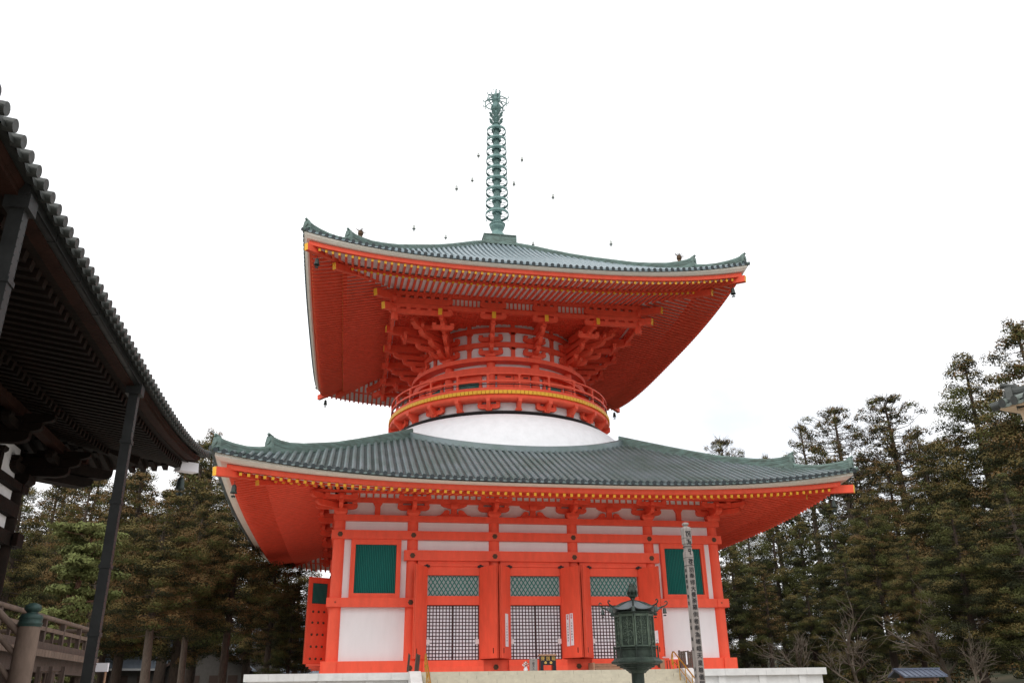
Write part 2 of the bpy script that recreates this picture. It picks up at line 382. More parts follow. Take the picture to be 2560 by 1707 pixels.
for i, cx in enumerate((-4.945, 0, 4.945)):
    for k in (1, 2, 3): rotcopy(DOORS[i], k)
m = MB(); m.bx(-11.2, 11.2, -11.15, 11.15, 1.1, 11.4); build(m, 'inner_core', DARK, pagoda)

# ---- brackets
def arm(m, c, ax, Lh, z0, z1, w, mi=0):
    """bracket arm: beam with upswept curved ends; c=(x,y), ax=unit dir, Lh=half length"""
    h = z1-z0; r = min(.42*Lh, h*1.3)
    pl = [(-Lh, z1), (-Lh, z0+h*.55)]+[(-Lh+r*(1-cos(t)), z0+h*.55*(1-sin(t))) for t in (.35, .75, 1.15, 1.57)]
    pl += [(Lh-r*(1-cos(t)), z0+h*.55*(1-sin(t))) for t in (1.57, 1.15, .75, .35)]+[(Lh, z0+h*.55), (Lh, z1)]
    a = Vector((ax[0], ax[1], 0)).normalized()
    m.prism(pl, (c[0], c[1], 0), a, (0, 0, 1), (-a.y, a.x, 0), w, mi)
def blk(m, c, z0, s_, h, ang=0):
    """bearing block, its lower half tapered"""
    ca, sa = cos(ang), sin(ang); vs = []
    for q, z in ((.34, z0), (.5, z0+h*.42), (.5, z0+h)):
        for a, b in ((-1, -1), (1, -1), (1, 1), (-1, 1)): vs.append((c[0]+(a*ca-b*sa)*q*s_, c[1]+(a*sa+b*ca)*q*s_, z))
    fs = [(3, 2, 1, 0), (8, 9, 10, 11)]
    for l_ in (0, 4):
        for i in range(4): fs.append((l_+i, l_+(i+1) % 4, l_+4+(i+1) % 4, l_+4+i))
    m.add(vs, fs)
def lower_bracket(x, corner=0):
    m = MB(); y = -11.9
    blk(m, (x, y), 9.953, .8, .34)
    arm(m, (x, y), (1, 0), .97, 10.29, 10.6, .24)
    arm(m, (x, y-.35), (0, 1), .95, 10.292, 10.62, .24)
    for dx in (-.8, 0, .8): blk(m, (x+dx, y), 10.6, .3, .16)
    blk(m, (x, y-1.1), 10.62, .32, .14)
    arm(m, (x, y-1.1), (1, 0), .97, 10.70, 10.93, .22)
    for dx in (-.8, 0, .8): blk(m, (x+dx, y-1.1), 10.90, .28, .13)
    arm(m, (x, y-.1), (0, 1), 1.25, 10.64, 10.9, .22)
    if corner:
        dx_, dy_ = corner*.7071, -.7071
        arm(m, (x+corner*.45, y-.45), (dx_, dy_), 1.35, 10.294, 10.63, .24)
        arm(m, (x+corner*.75, y-.75), (dx_, dy_), 1.35, 10.66, 10.96, .24)
        arm(m, (x+corner*.35, y), (1, 0), 1.15, 10.293, 10.61, .237)
    return m
for i, x in enumerate(CX):
    m = lower_bracket(x, (-1 if i == 0 else 1 if i == 5 else 0)); b = build(m, 'bracket', RED, pagoda, origin=(x, -11.9, 9.95))
    if i < 5: four(b)
m = MB(); m.bx(-13.2, 13.2, -12.02, -11.7, 10.74, 11.02); b = four(build(m, 'bracket_tie_beam', RED, pagoda))
for q in (b[1], b[3]): q.location.z -= .004; q.scale = (.97, 1, 1)
# between brackets: struts in the outer bays, frog-leg struts in the three middle ones
for x in (-9.58, 9.58):
    m = MB(); m.bx(x-.16, x+.16, -11.98, -11.801, 9.953, 10.5); m.prism([(-.16, 0), (.16, 0), (.3, .24), (-.3, .24)], (x, -11.89, 10.5), (1, 0, 0), (0, 0, 1), (0, 1, 0), .2)
    four(build(m, 'strut', RED, pagoda))
for x in (-4.945, 0, 4.945):
    m = MB()
    half = [(.0, 0), (1.12, 0), (1.02, .07), (.85, .10), (.72, .21), (.60, .36), (.42, .42), (.30, .38), (.25, .28), (.31, .20), (.24, .16), (.18, .24), (.17, .5), (.34, .52), (.62, .60), (.80, .70), (.82, .78), (0, .78)]
    for s_ in (-1, 1):
        pl = [(s_*a, b) for a, b in half]
        if s_ < 0: pl.reverse()
        m.prism(pl, (x, -11.88, 9.953), (1, 0, 0), (0, 0, 1), (0, 1, 0), .16)
    blk(m, (x, -11.93), 10.42, .46, .3)
    four(build(m, 'frog_leg_strut', RED, pagoda))
m = MB(); m.bx(-11.8, 11.8, -11.98, -11.9, 11.022, 11.5)
for i in range(-28, 28): m.bx((i+.5)*.42-.055, (i+.5)*.42+.055, -12.02, -11.983, 11.022, 11.4, 1)
four(build(m, 'slatted_panel', [BRD, RED], pagoda))
m = MB(); m.bx(-13.5, 13.5, -13.16, -12.88, 11.07, 11.2); q4 = four(build(m, 'eave_purlin', RED, pagoda))
for q in (q4[1], q4[3]): q.location.z -= .003; q.scale = (.98, 1, 1)

# ============================================================ roofs
def make_roof(name, lab, E, z0, A, B, Lt, tilemat, start, tips, rim, ridges, mb_, flying, base, Lf, Lb, n_roll, cb, pur_m, parent=None, sp=.42, M=None, indiv=False, rsq=False, Rt=.118, over=.05, bd=(.45, .38, .72, .42), hb=.46):
    """one hipped roof: everything for the front face, turned four times"""
    root = empty(name, (0, 0, z0), parent or pagoda); root['label'] = lab
    M = M or dict(red=RED, end=YEL, board=BRD, edge=STR, ridge=VER, cap=CAPD, tip=YEL)
    prof = lambda m_: z0+A*(E-m_)+B*(E-m_)**2
    def surf(x, m_):
        return prof(m_)+Lt*min(1, abs(x)/E)**3*(max(0, m_)/E)**2
    P = lambda x, m_, dz=0: (x, -m_, surf(x, m_)+dz)
    def m_start(x):
        a = abs(x)
        if rim and rim*rim > 2*a*a: return sqrt(rim*rim-a*a)
        return max(a, start)
    # tile field: pan tiles in steps, cover rolls, round ends
    m = MB()
    for k in range(-n_roll, n_roll):
        x = (k+.5)*sp
        a, b = m_start(x)+.02, E
        if abs(x)+.06 > E or b-a < .12: continue
        n = max(2, int((b-a)/.40)); R_ = Rt
        ms = [a+(b-a)*i/n for i in range(n+1)]
        for i in range(n):          # each cover tile tapers into the next
            vs = []
            for mm, rr in ((ms[i], R_*.93), (ms[i+1]+.015, R_*1.06)):
                for j in range(6):
                    t = pi*j/5; vs.append((x+rr*cos(t), -mm, surf(x, mm)+.02+rr*sin(t)*1.05))
            m.add(vs, [(j, j+1, j+7, j+6) for j in range(5)], 0, True)
            m.add(vs[6:], [(0, 1, 2, 3, 4, 5)], 0)
        # end disc
        m.cyl((x, -b+.02, surf(x, b)+.03), (x, -b-over, surf(x, b)+.03-.15*over), Rt*1.06, Rt*1.06, 12, 0, 1)
        # pan tiles on the right of the roll
        x2 = x+sp/2
        a2 = max(m_start(x2), abs(x2))+.0
        if abs(x2) < E-.1:
            n = max(2, int((b-a2)/.40)); ms = [a2+(b-a2)*i/n for i in range(n+1)]
            for i in range(n):
                vs = []
                for mm, dz in ((ms[i], -.012), (ms[i+1], .02)):
                    for j in range(5):
                        u = -1+j/2; vs.append((x2+u*sp*.38, -mm, surf(x2, mm)+dz-.03+.03*u*u))
                m.add(vs, [(j, j+5, j+6, j+1) for j in range(4)], 0, True)
            vs = [(x2+u*sp*.38, -b-.03, surf(x2, b)-.012+.03*u*u) for u in (-1, -.5, 0, .5, 1)]+[(x2+u*sp*.38, -b-.03, surf(x2, b)-.10+.05*u*u) for u in (-1, -.5, 0, .5, 1)]
            m.add(vs, [(j, j+5, j+6, j+1) for j in range(4)], 0)
    # closed bed below the tiles
    us = [i/40-1 for i in range(81)]
    m.grid(lambda u, mm: (u*mm, -mm, surf(u*mm, mm)-.045), us, [max(start-.0, .5)+(E-max(start, .5))*i/14 for i in range(15)])
    four(build(m, 'tile_field', [tilemat, M['cap']], root, origin=(0, 0, z0)))
    # eave trims: swept along the lifted eave
    def sweep(nm, pts, Lx, material, mi=0):
        q = MB(); nu = 49; k = len(pts); vs = []
        for i in range(nu):
            u = -1+2*i/(nu-1)
            for p_ in pts: vs.append((u*p_[0], -p_[0], p_[1]+(p_[2] if len(p_) > 2 else Lx)*abs(u)**3))
        q.add(vs, [(i*k+j, (i+1)*k+j, (i+1)*k+(j+1) % k, i*k+(j+1) % k) for i in range(nu-1) for j in range(k)], mi, False)
        q.add(vs[:k], [tuple(range(k))]); q.add(vs[-k:], [tuple(range(k-1, -1, -1))])
        return four(build(q, nm, material, root, origin=(0, 0, z0)))
    (fm, fz, fs_), (bm_, bz, bs_) = flying, base      # tip m, tip centre z, slope
    e1, h1, e2, h2 = bd
    sweep('eave_fascia', [(fm-.08, fz+.09), (fm+.14, fz+.11), (fm+.14, fz+h1-.003), (fm-.08, fz+h1-.003)], Lf+.04, M['red'])
    sweep('eave_board', [(fm+.0, fz+h1, Lf+.05), (fm+e1, fz+h1, Lf+.12), (fm+e2, fz+h2, (Lf+2*Lt)/3), (fm+e2, max(z0-.10, fz+h2+.02), Lt), (fm+.0, z0-.02, Lt)], 0, M['edge'])
    sweep('rafter_tie', [(bm_-.28, bz+.11), (bm_-.04, bz+.10), (bm_-.04, bz+.27), (bm_-.28, bz+.27)], Lb, M['red'])
    # pale boards above the rafters
    q = MB()
    q.grid(lambda u, mm: (u*mm, -mm, fz+.10+fs_*(fm-mm)+Lf*abs(u*mm/fm)**3), us, [bm_-.25, (bm_+fm)/2, fm-.08])
    q.grid(lambda u, mm: (u*mm, -mm, bz+.10+bs_*(bm_-mm)+Lb*abs(u*mm/bm_)**3), us, [pur_m-.4, (pur_m+bm_)/2, bm_-.1])
    four(build(q, 'soffit_boards', M['board'], root, origin=(0, 0, z0)))
    # rafters
    fl, ba = [], []
    nr = int(fm/sp)
    for k in range(-nr, nr):
        x = (k+.5)*sp; ax_ = abs(x)
        if ax_ > fm-.28: continue
        mi_ = max(bm_-.25, ax_+.12); lift = Lf*(ax_/fm)**3
        if fm-mi_ > .15:
            q = MB(); q.beam((x, -mi_, fz+fs_*(fm-mi_)+lift), (x, -fm, fz+lift), .15, .17, 0, 1); fl.append(q)
        if ax_ < bm_-.3:
            mi_ = max(pur_m, ax_+.12); lift = Lb*(ax_/bm_)**3
            if bm_-mi_ > .12:
                q = MB(); (q.beam((x, -mi_, bz+bs_*(bm_-mi_)+lift), (x, -bm_, bz+lift), .13, .16, 0, 1) if rsq else q.cyl((x, -mi_, bz+bs_*(bm_-mi_)+lift), (x, -bm_, bz+lift), .095, .095, 10, 0, 1)); ba.append(q)
    for nm, lst, mats in (('flying_rafter', fl, [M['red'], M['end']]), ('base_rafter', ba, [M['red'], M['end']])):
        al = MB()
        for q in lst: al.add(q.v, q.f, 0); al.m[-len(q.f):] = q.m; al.sm[-len(q.f):] = q.sm
        if indiv:
            for q in lst: build(q, nm, mats, root)
            ks = (1, 2, 3)
        else: ks = (0, 1, 2, 3)
        o = build(al, nm, mats, root, origin=(0, 0, z0)); o['kind'] = 'stuff'
        for k in ks[1:]: rotcopy(o, k)
        if ks[0]:
            o.rotation_euler = (0, 0, pi/2)
    # hip beams at the corners
    (t2, c2), (t1, c1), th = cb       # tip t and centre z of the upper and lower hip beam
    q = MB(); q.beam((-pur_m+1, pur_m*-1+1, c1+(t1-pur_m+1)*.26), (-t1, -t1, c1), .3, .46, 0, 1)
    four(build(q, 'lower_hip_beam', [M['red'], M['tip']], root, origin=(-pur_m, -pur_m, c1)))
    q = MB(); q.beam((-t1+.9, -t1+.9, c2+(t2-t1+.9)*.12+.05), (-t2, -t2, c2), .3, hb, 0, 1)
    four(build(q, 'upper_hip_beam', [M['red'], M['tip']], root, origin=(-t1, -t1, c2)))
    # ridges down the hips
    for nm, pts, w in ridges:
        q = MB(); vs = []
        for t, zt, h in pts:
            h += .15
            for a, b in ((-w/2, -h), (w/2, -h), (w/2, -.10), (w*.32, 0), (-w*.32, 0), (-w/2, -.10)):
                vs.append((-t+a*.7071, -t-a*.7071, zt+b))
        q.add(vs, [(i*6+j, i*6+(j+1) % 6, (i+1)*6+(j+1) % 6, (i+1)*6+j) for i in range(len(pts)-1) for j in range(6)])
        q.add(vs[:6], [(5, 4, 3, 2, 1, 0)]); q.add(vs[-6:], [(0, 1, 2, 3, 4, 5)])
        for hh in (.16, .27, .38):     # thin courses standing proud
            v2 = []
            for t, zt, h in pts:
                if hh < h-.05:
                    for a, b in ((-w/2-.018, -hh-.02), (w/2+.018, -hh-.02), (w/2+.018, -hh+.02), (-w/2-.018, -hh+.02)): v2.append((-t+a*.7071, -t-a*.7071, zt+b))
            n4 = len(v2)//4
            if n4 > 1: q.add(v2, [(i*4+j, i*4+(j+1) % 4, (i+1)*4+(j+1) % 4, (i+1)*4+j) for i in range(n4-1) for j in range(4)])
        t, zt, h = pts[-1]
        rd = build(q, nm, M['ridge'], root, origin=(-pts[0][0], -pts[0][0], pts[0][1]))
        q = MB(); o = Vector((-t-.06, -t-.06, zt)); sdv = Vector((.7071, -.7071, 0))
        q.prism([(-.28, -h-.02), (.28, -h-.02), (.29, -.36), (.23, -.14), (.18, .0), (.0, .07), (-.18, .0), (-.23, -.14), (-.29, -.36)], o, sdv, (0, 0, 1), (.7071, .7071, 0), .16)
        q.cyl(o+Vector((0, 0, -.26)), o+Vector((-.09, -.09, -.26)), .2, .18, 14)
        q.cyl(o+Vector((.15, .15, .0)), o+Vector((-.11, -.11, .12)), .075, .085, 12)
        build(q, 'ridge_end_tile', M['ridge'], rd)
        four(rd)
    if tips:
        q = MB(); q.cyl((-E+.5, -E+.5, surf(E-.5, E-.5)), (-E-.06, -E-.06, tips), .12, .125, 12, 0, 1); four(build(q, 'corner_tile', [M['ridge'], M['cap']], root))
    return root, surf

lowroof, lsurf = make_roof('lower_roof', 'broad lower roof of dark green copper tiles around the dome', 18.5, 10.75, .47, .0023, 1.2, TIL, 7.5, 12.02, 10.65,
    [('hip_ridge', [(7.45, 16.82, .62), (8.7, 16.15, .58), (10, 15.47, .56), (11.2, 14.86, .54), (12.4, 14.28, .52), (13.2, 13.98, .54), (14.2, 13.62, .58), (14.9, 13.44, .66), (15.4, 13.42, .76), (15.8, 13.50, .95)], .42),
     ('lower_hip_ridge', [(15.9, 12.92, .5), (16.4, 12.72, .44), (17, 12.58, .4), (17.6, 12.56, .42), (18.0, 12.60, .48), (18.25, 12.66, .56)], .36)],
    None, (17.6, 10.21, .20), (15.9, 10.52, .20), .76, .48, 44, ((18.25, 10.86), (16.27, 10.84), 0), 12.6, indiv=True)
uproof, usurf = make_roof('upper_roof', 'upper pyramid roof of green copper tiles, paled by painted-in sky sheen, below the spire', 15.15, 26.08, .542, .00846, 1.32, TLU, 1.3, 27.35, 0,
    [('hip_ridge', [(1.45, 35.42, .6), (2.6, 34.62, .56), (3.9, 33.62, .54), (5.2, 32.66, .52), (6.5, 31.78, .5), (7.7, 31.02, .5), (9, 30.2, .5), (10, 29.68, .52), (10.9, 29.28, .56), (11.6, 29.10, .62), (12.0, 29.05, .7), (12.32, 29.1, .85)], .4),
     ('lower_hip_ridge', [(12.42, 28.5, .5), (13, 28.22, .42), (13.6, 28.06, .38), (14.2, 28.0, .4), (14.6, 28.02, .45), (14.9, 28.10, .55)], .34)],
    None, (14.6, 25.42, .20), (12.6, 25.57, .21), .97, .61, 36, ((14.9, 26.28), (13.15, 25.94), 0), 9.0, bd=(.30, .40, .48, .52))

# rim band where the lower roof meets the dome
m = MB(); vs = []; n = 160
for i in range(n):
    a = 2*pi*i/n; 
    for rr, dz in ((10.42, -.3), (10.42, .30), (10.6, .38), (10.88, .30), (10.92, -.12)):
        x, y = rr*sin(a), -rr*cos(a); xx = 10.6*sin(a); yy = 10.6*cos(a); mm = max(abs(xx), abs(yy)); sx = min(abs(xx), abs(yy))
        vs.append((x, y, lsurf(sx, mm)+dz))
m.add(vs, [(i*5+j, ((i+1) % n)*5+j, ((i+1) % n)*5+j+1, i*5+j+1) for i in range(n) for j in range(4)], 0, False)
build(m, 'roof_rim', TIL, lowroof)
# dome
m = MB(); prof = [(8.1, 18.05)]+[(7.7+2.95*cos(t), 13.4+4.6*sin(t)) for t in [pi/2*(1-i/16) for i in range(17)]]
m.lathe(prof[1:]+[(10.7, 12.5)], n=96); build(m, 'dome', DOM, pagoda)
m = MB(); m.lathe([(7.75, 18.02), (8.25, 18.05), (8.25, 18.17), (7.75, 18.17)], n=96, closed=True); build(m, 'dome_cap_ring', BLK, pagoda)
m = MB(); m.lathe([(7.8, 18.1), (7.8, 19.2)], n=96); build(m, 'balcony_wall', PLA, pagoda)
# balcony
m = MB(); m.lathe([(7.7, 18.9), (8.62, 18.9), (8.62, 19.27), (7.7, 19.27)], n=120, closed=True); build(m, 'balcony_beam', RED, pagoda)
m = MB()
for i in range(180):
    a = 2*pi*(i+.5)/180; m.box((8.2*sin(a)+.0, -8.2*cos(a), 19.405), (.27, 1.04, .25), 0, a)
build(m, 'balcony_floor', YEL, pagoda)
m = MB(); m.lathe([(6.3, 19.2), (7.75, 19.3)], n=96); build(m, 'balcony_inner_floor', RED, pagoda)
for r_, z0_, z1_, w_ in ((8.5, 19.535, 19.78, .16), (8.5, 20.2, 20.34, .12), (8.5, 20.78, 20.88, .12)):
    m = MB(); m.lathe([(r_-w_/2, z0_), (r_+w_/2, z0_), (r_+w_/2, z1_), (r_-w_/2, z1_)], n=120, closed=True, smooth=False); build(m, 'balcony_rail', RED, pagoda)
m = MB(); m.box((0, -8.5, 20.0), (.16, .14, .44)); m.box((0, -8.5, 20.56), (.12, .12, .44)); m.box((0, -8.5, 20.74), (.24, .14, .07))
b0 = build(m, 'balcony_post', RED, pagoda)
for i in range(1, 24): rotang(b0, i*pi/12)
m = MB(); m.lathe([(8.54, 20.0), (8.58, 20.0), (8.58, 20.06), (8.54, 20.06)], n=120, closed=True); build(m, 'balcony_wire', BLK, pagoda)
for wide in (0, 1):
    m = MB(); blk(m, (0, -7.95), 18.19, .44, .2)
    pl = [(-.3, .34), (-.3, .16), (.1, .0), (.35, .04), (.62, .3), (.82, .44), (.82, .62), (-.3, .62)]
    m.prism(pl, (0, -7.9, 18.3), (0, -1, 0), (0, 0, 1), (1, 0, 0), .26)
    m.box((0, -8.55, 18.97), (.36, .34, .12))
    if wide: arm(m, (0, -7.95), (1, 0), .8, 18.38, 18.72, .2); [blk(m, (dx, -7.95), 18.72, .3, .17) for dx in (-.65, .65)]
    b0 = build(m, 'balcony_bracket', RED, pagoda, origin=(0, -7.95, 18.2))
    if wide:
        for i in range(12): rotang(b0, radians(15)+i*pi/6)
        bpy.data.objects.remove(b0)
    else:
        for i in range(1, 12): rotang(b0, i*pi/6)
# drum
m = MB(); m.lathe([(6.25, 19.2), (6.25, 26.2)], n=96); build(m, 'drum_wall', PLA, pagoda)
m = MB(); m.cyl((6.42*sin(radians(15)), -6.42*cos(radians(15)), 19.25), (6.42*sin(radians(15)), -6.42*cos(radians(15)), 22.4), .33, .32, 18); b0 = build(m, 'drum_column', RED, pagoda)
for i in range(1, 12): rotang(b0, i*pi/6)
for nm, z0_, z1_, r0, r1 in (('drum_cap_ring', 22.4, 22.72, 6.2, 7.0), ('drum_tie_ring', 21.5, 21.95, 6.2, 6.92), ('drum_sill_ring', 19.5, 19.85, 6.2, 6.9), ('drum_wall_ring', 23.74, 24.12, 6.2, 6.42), ('drum_wall_ring', 24.93, 25.3, 6.2, 6.42)):
    m = MB(); m.lathe([(r0, z0_), (r1, z0_), (r1, z1_), (r0, z1_)], n=96, closed=True, smooth=False); build(m, nm, RED, pagoda)
for i in range(12):
    a = i*pi/6
    if i % 3 == 0:
        m = MB(); m.box((-.62, -6.33, 20.6), (1.2, .16, 1.8)); m.box((.62, -6.33, 20.6), (1.2, .16, 1.8)); m.box((-.4, -6.43, 21.35), (.4, .03, .08), 1); m.box((.9, -6.43, 21.3), (.36, .03, .08), 1)
        b0 = build(m, 'drum_door', [RED, BLK], pagoda, origin=(0, -6.3, 19.7))
        if i: rotang(b0, a); bpy.data.objects.remove(b0)
        else: pass
    else:
        m = MB(); m.box((0, -6.33, 21.25), (2.0, .16, .5)); m.box((0, -6.33, 19.9), (2.0, .16, .25)); m.box((-.9, -6.33, 20.5), (.2, .16, 1.1)); m.box((.9, -6.33, 20.5), (.2, .16, 1.1))
        for j in range(17): m.box((-.75+j*.094, -6.32, 20.5), (.05, .05, 1.0), 1, pi/4)
        b0 = build(m, 'drum_window', [RED, GRN], pagoda, origin=(0, -6.3, 19.8)); rotang(b0, a); bpy.data.objects.remove(b0)
# posts and wall arms above the cap ring
for i in range(12):
    a = i*pi/6
    m = MB()
    for z0_, z1_ in ((22.72, 23.74), (24.12, 24.93), (25.3, 25.6)):
        m.box((0, -6.3, (z0_+z1_)/2), (.3, .2, z1_-z0_-.004))
        if z1_ < 25.5: m.prism([(-.15, 0), (.15, 0), (.3, .18), (-.3, .18)], (0, -6.3, z1_-.19), (1, 0, 0), (0, 0, 1), (0, 1, 0), .2)
    b0 = build(m, 'wall_post', RED, pagoda, origin=(0, -6.3, 22.7))
    if i: rotang(b0, a); bpy.data.objects.remove(b0)
def stack(m, P0, P1, side=0):
    """stepping bracket stack from the column head P0 to the tail end P1 (plan points)"""
    P0 = Vector(P0); P1 = Vector(P1); d = (P1-P0); Lr = d.length; d.normalize(); n_ = Vector((-d.y, d.x)); ang = atan2(d.y, d.x)
    k = Lr/3.05
    for i, (e, z0_, z1_) in enumerate(((.95, 23.08, 23.42), (1.6, 23.58, 23.92), (2.3, 24.08, 24.42))):
        Ex = e*k; pl = [(-.25, z1_), (-.25, z0_), (Ex-.5, z0_), (Ex-.25, z0_+.06), (Ex-.08, z0_+.16), (Ex, z0_+.24), (Ex, z1_)]
        m.prism(pl, (P0.x, P0.y, 0), (d.x, d.y, 0), (0, 0, 1), (n_.x, n_.y, 0), .27)
        c_ = P0+d*(Ex-.12)
        blk(m, c_, z1_, .36, .17, ang)
    # slanting tail and its yellow end
    a3 = P0+d*(.4*k)
    m.beam((a3.x, a3.y, 24.95), (P1.x, P1.y, 24.88), .28, .5, 0, 1)
    a3 = P0+d*(2.3*k-.1)
    m.beam((a3.x, a3.y, 24.62), ((P0+d*(Lr-.5)).x, (P0+d*(Lr-.5)).y, 24.62), .26, .2)
    return P0, d, n_, k, ang
def cross(m, P0, d, k, steps, ang, L_=.92, adir=None):
    for e, z0_ in steps:
        c_ = P0+d*e*k; ax = adir or (-d.y, d.x)
        arm(m, c_, ax, L_, z0_, z0_+.34, .22)
        for q in (-L_*.8, 0, L_*.8): blk(m, (c_.x+ax[0]*q, c_.y+ax[1]*q), z0_+.34, .3, .16, atan2(ax[1], ax[0]))
for s_ in (-1, 1):
    # column between the corners
    m = MB(); c0 = (s_*6.42*sin(radians(15)), -6.42*cos(radians(15)))
    blk(m, c0, 22.722, .78, .34, atan2(c0[1], c0[0]))
    P0, d, n_, k, ang = stack(m, c0, (s_*1.93, -9.4))
    cross(m, P0, d, k, ((.0, 23.07),), ang, .92, (c0[1]/-6.42, c0[0]/6.42)); cross(m, P0, d, k, ((.0, 24.15),), ang, .92, (c0[1]/-6.42, c0[0]/6.42))
    arm(m, (s_*1.92, -9.0), (1, 0), .95, 24.72, 25.04, .24)
    for q in (-.75, .75): blk(m, (s_*1.92+q, -9.0), 25.04, .32, .16)
    arm(m, (s_*1.92, -9.0), (1, 0), .95, 25.5, 25.95, .25)
    for q in (-.75, -.25, .25, .75): blk(m, (s_*1.92+q, -9.0), 25.95, .26, .2)
    four(build(m, 'roof_bracket', [RED, YEL], pagoda, origin=(c0[0], c0[1], 22.72)))
# corner brackets (built for the front-left corner)
m = MB(); c0 = (-6.42*sin(pi/4), -6.42*cos(pi/4))
blk(m, c0, 22.722, .78, .34, pi/4)
for tgt in ((-5.78, -9.4), (-9.4, -5.78)):
    P0, d, n_, k, ang = stack(m, c0, tgt)
    fr = tgt[1] < -9
    ax = (1, 0) if fr else (0, 1)
    cross(m, P0, d, k, ((2.15, 24.10),), ang, .8, ax)
cross(m, Vector(c0), Vector((-.7071, -.7071)), 1, ((.0, 23.07), (.0, 24.15)), 0, .92)
# diagonal arms stepping out to the corner
dd = Vector((-.7071, -.7071))
for e, z0_, z1_ in ((1.3, 23.06, 23.42), (2.3, 23.56, 23.94), (3.4, 24.06, 24.44), (4.3, 24.5, 24.9)):
    pl = [(-.25, z1_), (-.25, z0_), (e-.7, z0_), (e-.35, z0_+.06), (e-.1, z0_+.2), (e, z0_+.28), (e, z1_)]
    m.prism(pl, (c0[0], c0[1], 0), (dd.x, dd.y, 0), (0, 0, 1), (-dd.y, dd.x, 0), .42)
    q = Vector(c0)+dd*(e-.15); blk(m, q, z1_, .4, .17, pi/4)
    for ax in ((1, 0), (0, 1)):
        if 3 < e < 4: arm(m, (q.x+ax[0]*.45, q.y+ax[1]*.45), ax, 1.1, z1_+.12, z1_+.42, .22)
m.beam((-8.0, -8.0, 25.35), (-9.78, -9.78, 24.93), .32, .5, 0, 1)
m.beam((-8.6, -8.6, 26.0), (-10.37, -10.37, 25.62), .32, .5, 0, 1)
m.box((-8.95, -8.95, 24.75), (.34, .34, 1.0), 0, pi/4); m.box((-8.98, -8.98, 26.2), (.3, .3, 1.3), 0, pi/4); blk(m, (-8.98, -8.98), 26.7, .55, .3, pi/4)
for fr in (0, 1):
    def ab(x, y): return (x, y) if fr == 0 else (y, x)
    ax = (1, 0) if fr == 0 else (0, 1)
    arm(m, ab(-7.1, -9.003), ax, 2.25, 24.72, 25.04, .24)
    for q in (-8.7, -8.0, -7.3, -6.5, -5.78, -5.05): blk(m, ab(q, -9.003), 25.04, .3, .16)
    arm(m, ab(-7.1, -9.003), ax, 2.25, 25.5, 25.95, .25)
    for q in (-8.7, -8.1, -7.5, -6.9, -6.3, -5.7, -5.1): blk(m, ab(q, -9.003), 25.95, .28, .2)
four(build(m, 'corner_roof_bracket', [RED, YEL], pagoda, origin=(c0[0], c0[1], 22.72)))
# continuous purlins above the brackets, coffered ceiling, pale slats
for nm, z0_, z1_, y0, y1 in (('bracket_tie_beam', 25.2, 25.48, -9.13, -8.87), ('eave_purlin', 26.14, 26.42, -9.16, -8.84)):
    m = MB(); m.bx(-9.3, 9.3, y0, y1, z0_, z1_); q4 = four(build(m, nm, RED, pagoda))
    for q in (q4[1], q4[3]): q.location.z -= .004; q.scale = (.98, 1, 1)
m = MB(); m.bx(-8.87, 8.87, -8.80, -8.78, 25.35, 26.2)
for i in range(60):
    x = -8.8+i*.3
    m.bx(x-.05, x+.05, -8.84, -8.801, 25.48, 26.14, 1)
four(build(m, 'slatted_panel', [BRD, RED], pagoda))
m = MB(); m.bx(-8.86, 8.86, -8.86, 8.86, 25.62, 25.66)
for i in range(45):
    x = -8.8+i*.4; m.bx(x-.05, x+.05, -8.8, 8.8, 25.55, 25.617); m.bx(-8.8, 8.8, x-.05, x+.05, 25.54, 25.614)
build(m, 'coffered_ceiling', RED, pagoda)

# ============================================================ spire
sp = empty('spire', (0, 0, 35.2), pagoda)
def part(nm, m, material, parent, **k): return build(m, nm, material, parent, **k)
m = MB(); m.bx(-1.36, 1.36, -1.36, 1.36, 35.45, 36.12); m.bx(-1.42, 1.42, -1.42, 1.42, 36.12, 36.2); m.bx(-1.5, 1.5, -1.5, 1.5, 35.2, 35.45)
for s_ in (-1, 1):
    for a in (-1.38, 0, 1.38): m.box((a, s_*1.37, 35.78), (.1, .06, .66)); m.box((s_*1.37, a, 35.78), (.06, .1, .66))
part('spire_base', m, VER, sp)
m = MB(); m.lathe([(.95, 36.2), (.86, 36.5), (.66, 36.85), (.5, 37.05), (.44, 37.2), (.52, 37.35), (.62, 37.6), (.66, 37.7), (.6, 37.78), (.7, 37.85), (.72, 37.93), (.6, 38.0), (.4, 38.1), (.34, 38.2)], n=32); part('lotus_base', m, SPI, sp)
m = MB(); m.lathe([(.34, 38.1), (.30, 43), (.26, 48.6), (.25, 50.2)], n=20); part('spire_shaft', m, SPI, sp)
RZ = [38.93, 40.13, 41.27, 42.36, 43.46, 44.57, 45.63, 46.71, 47.82]
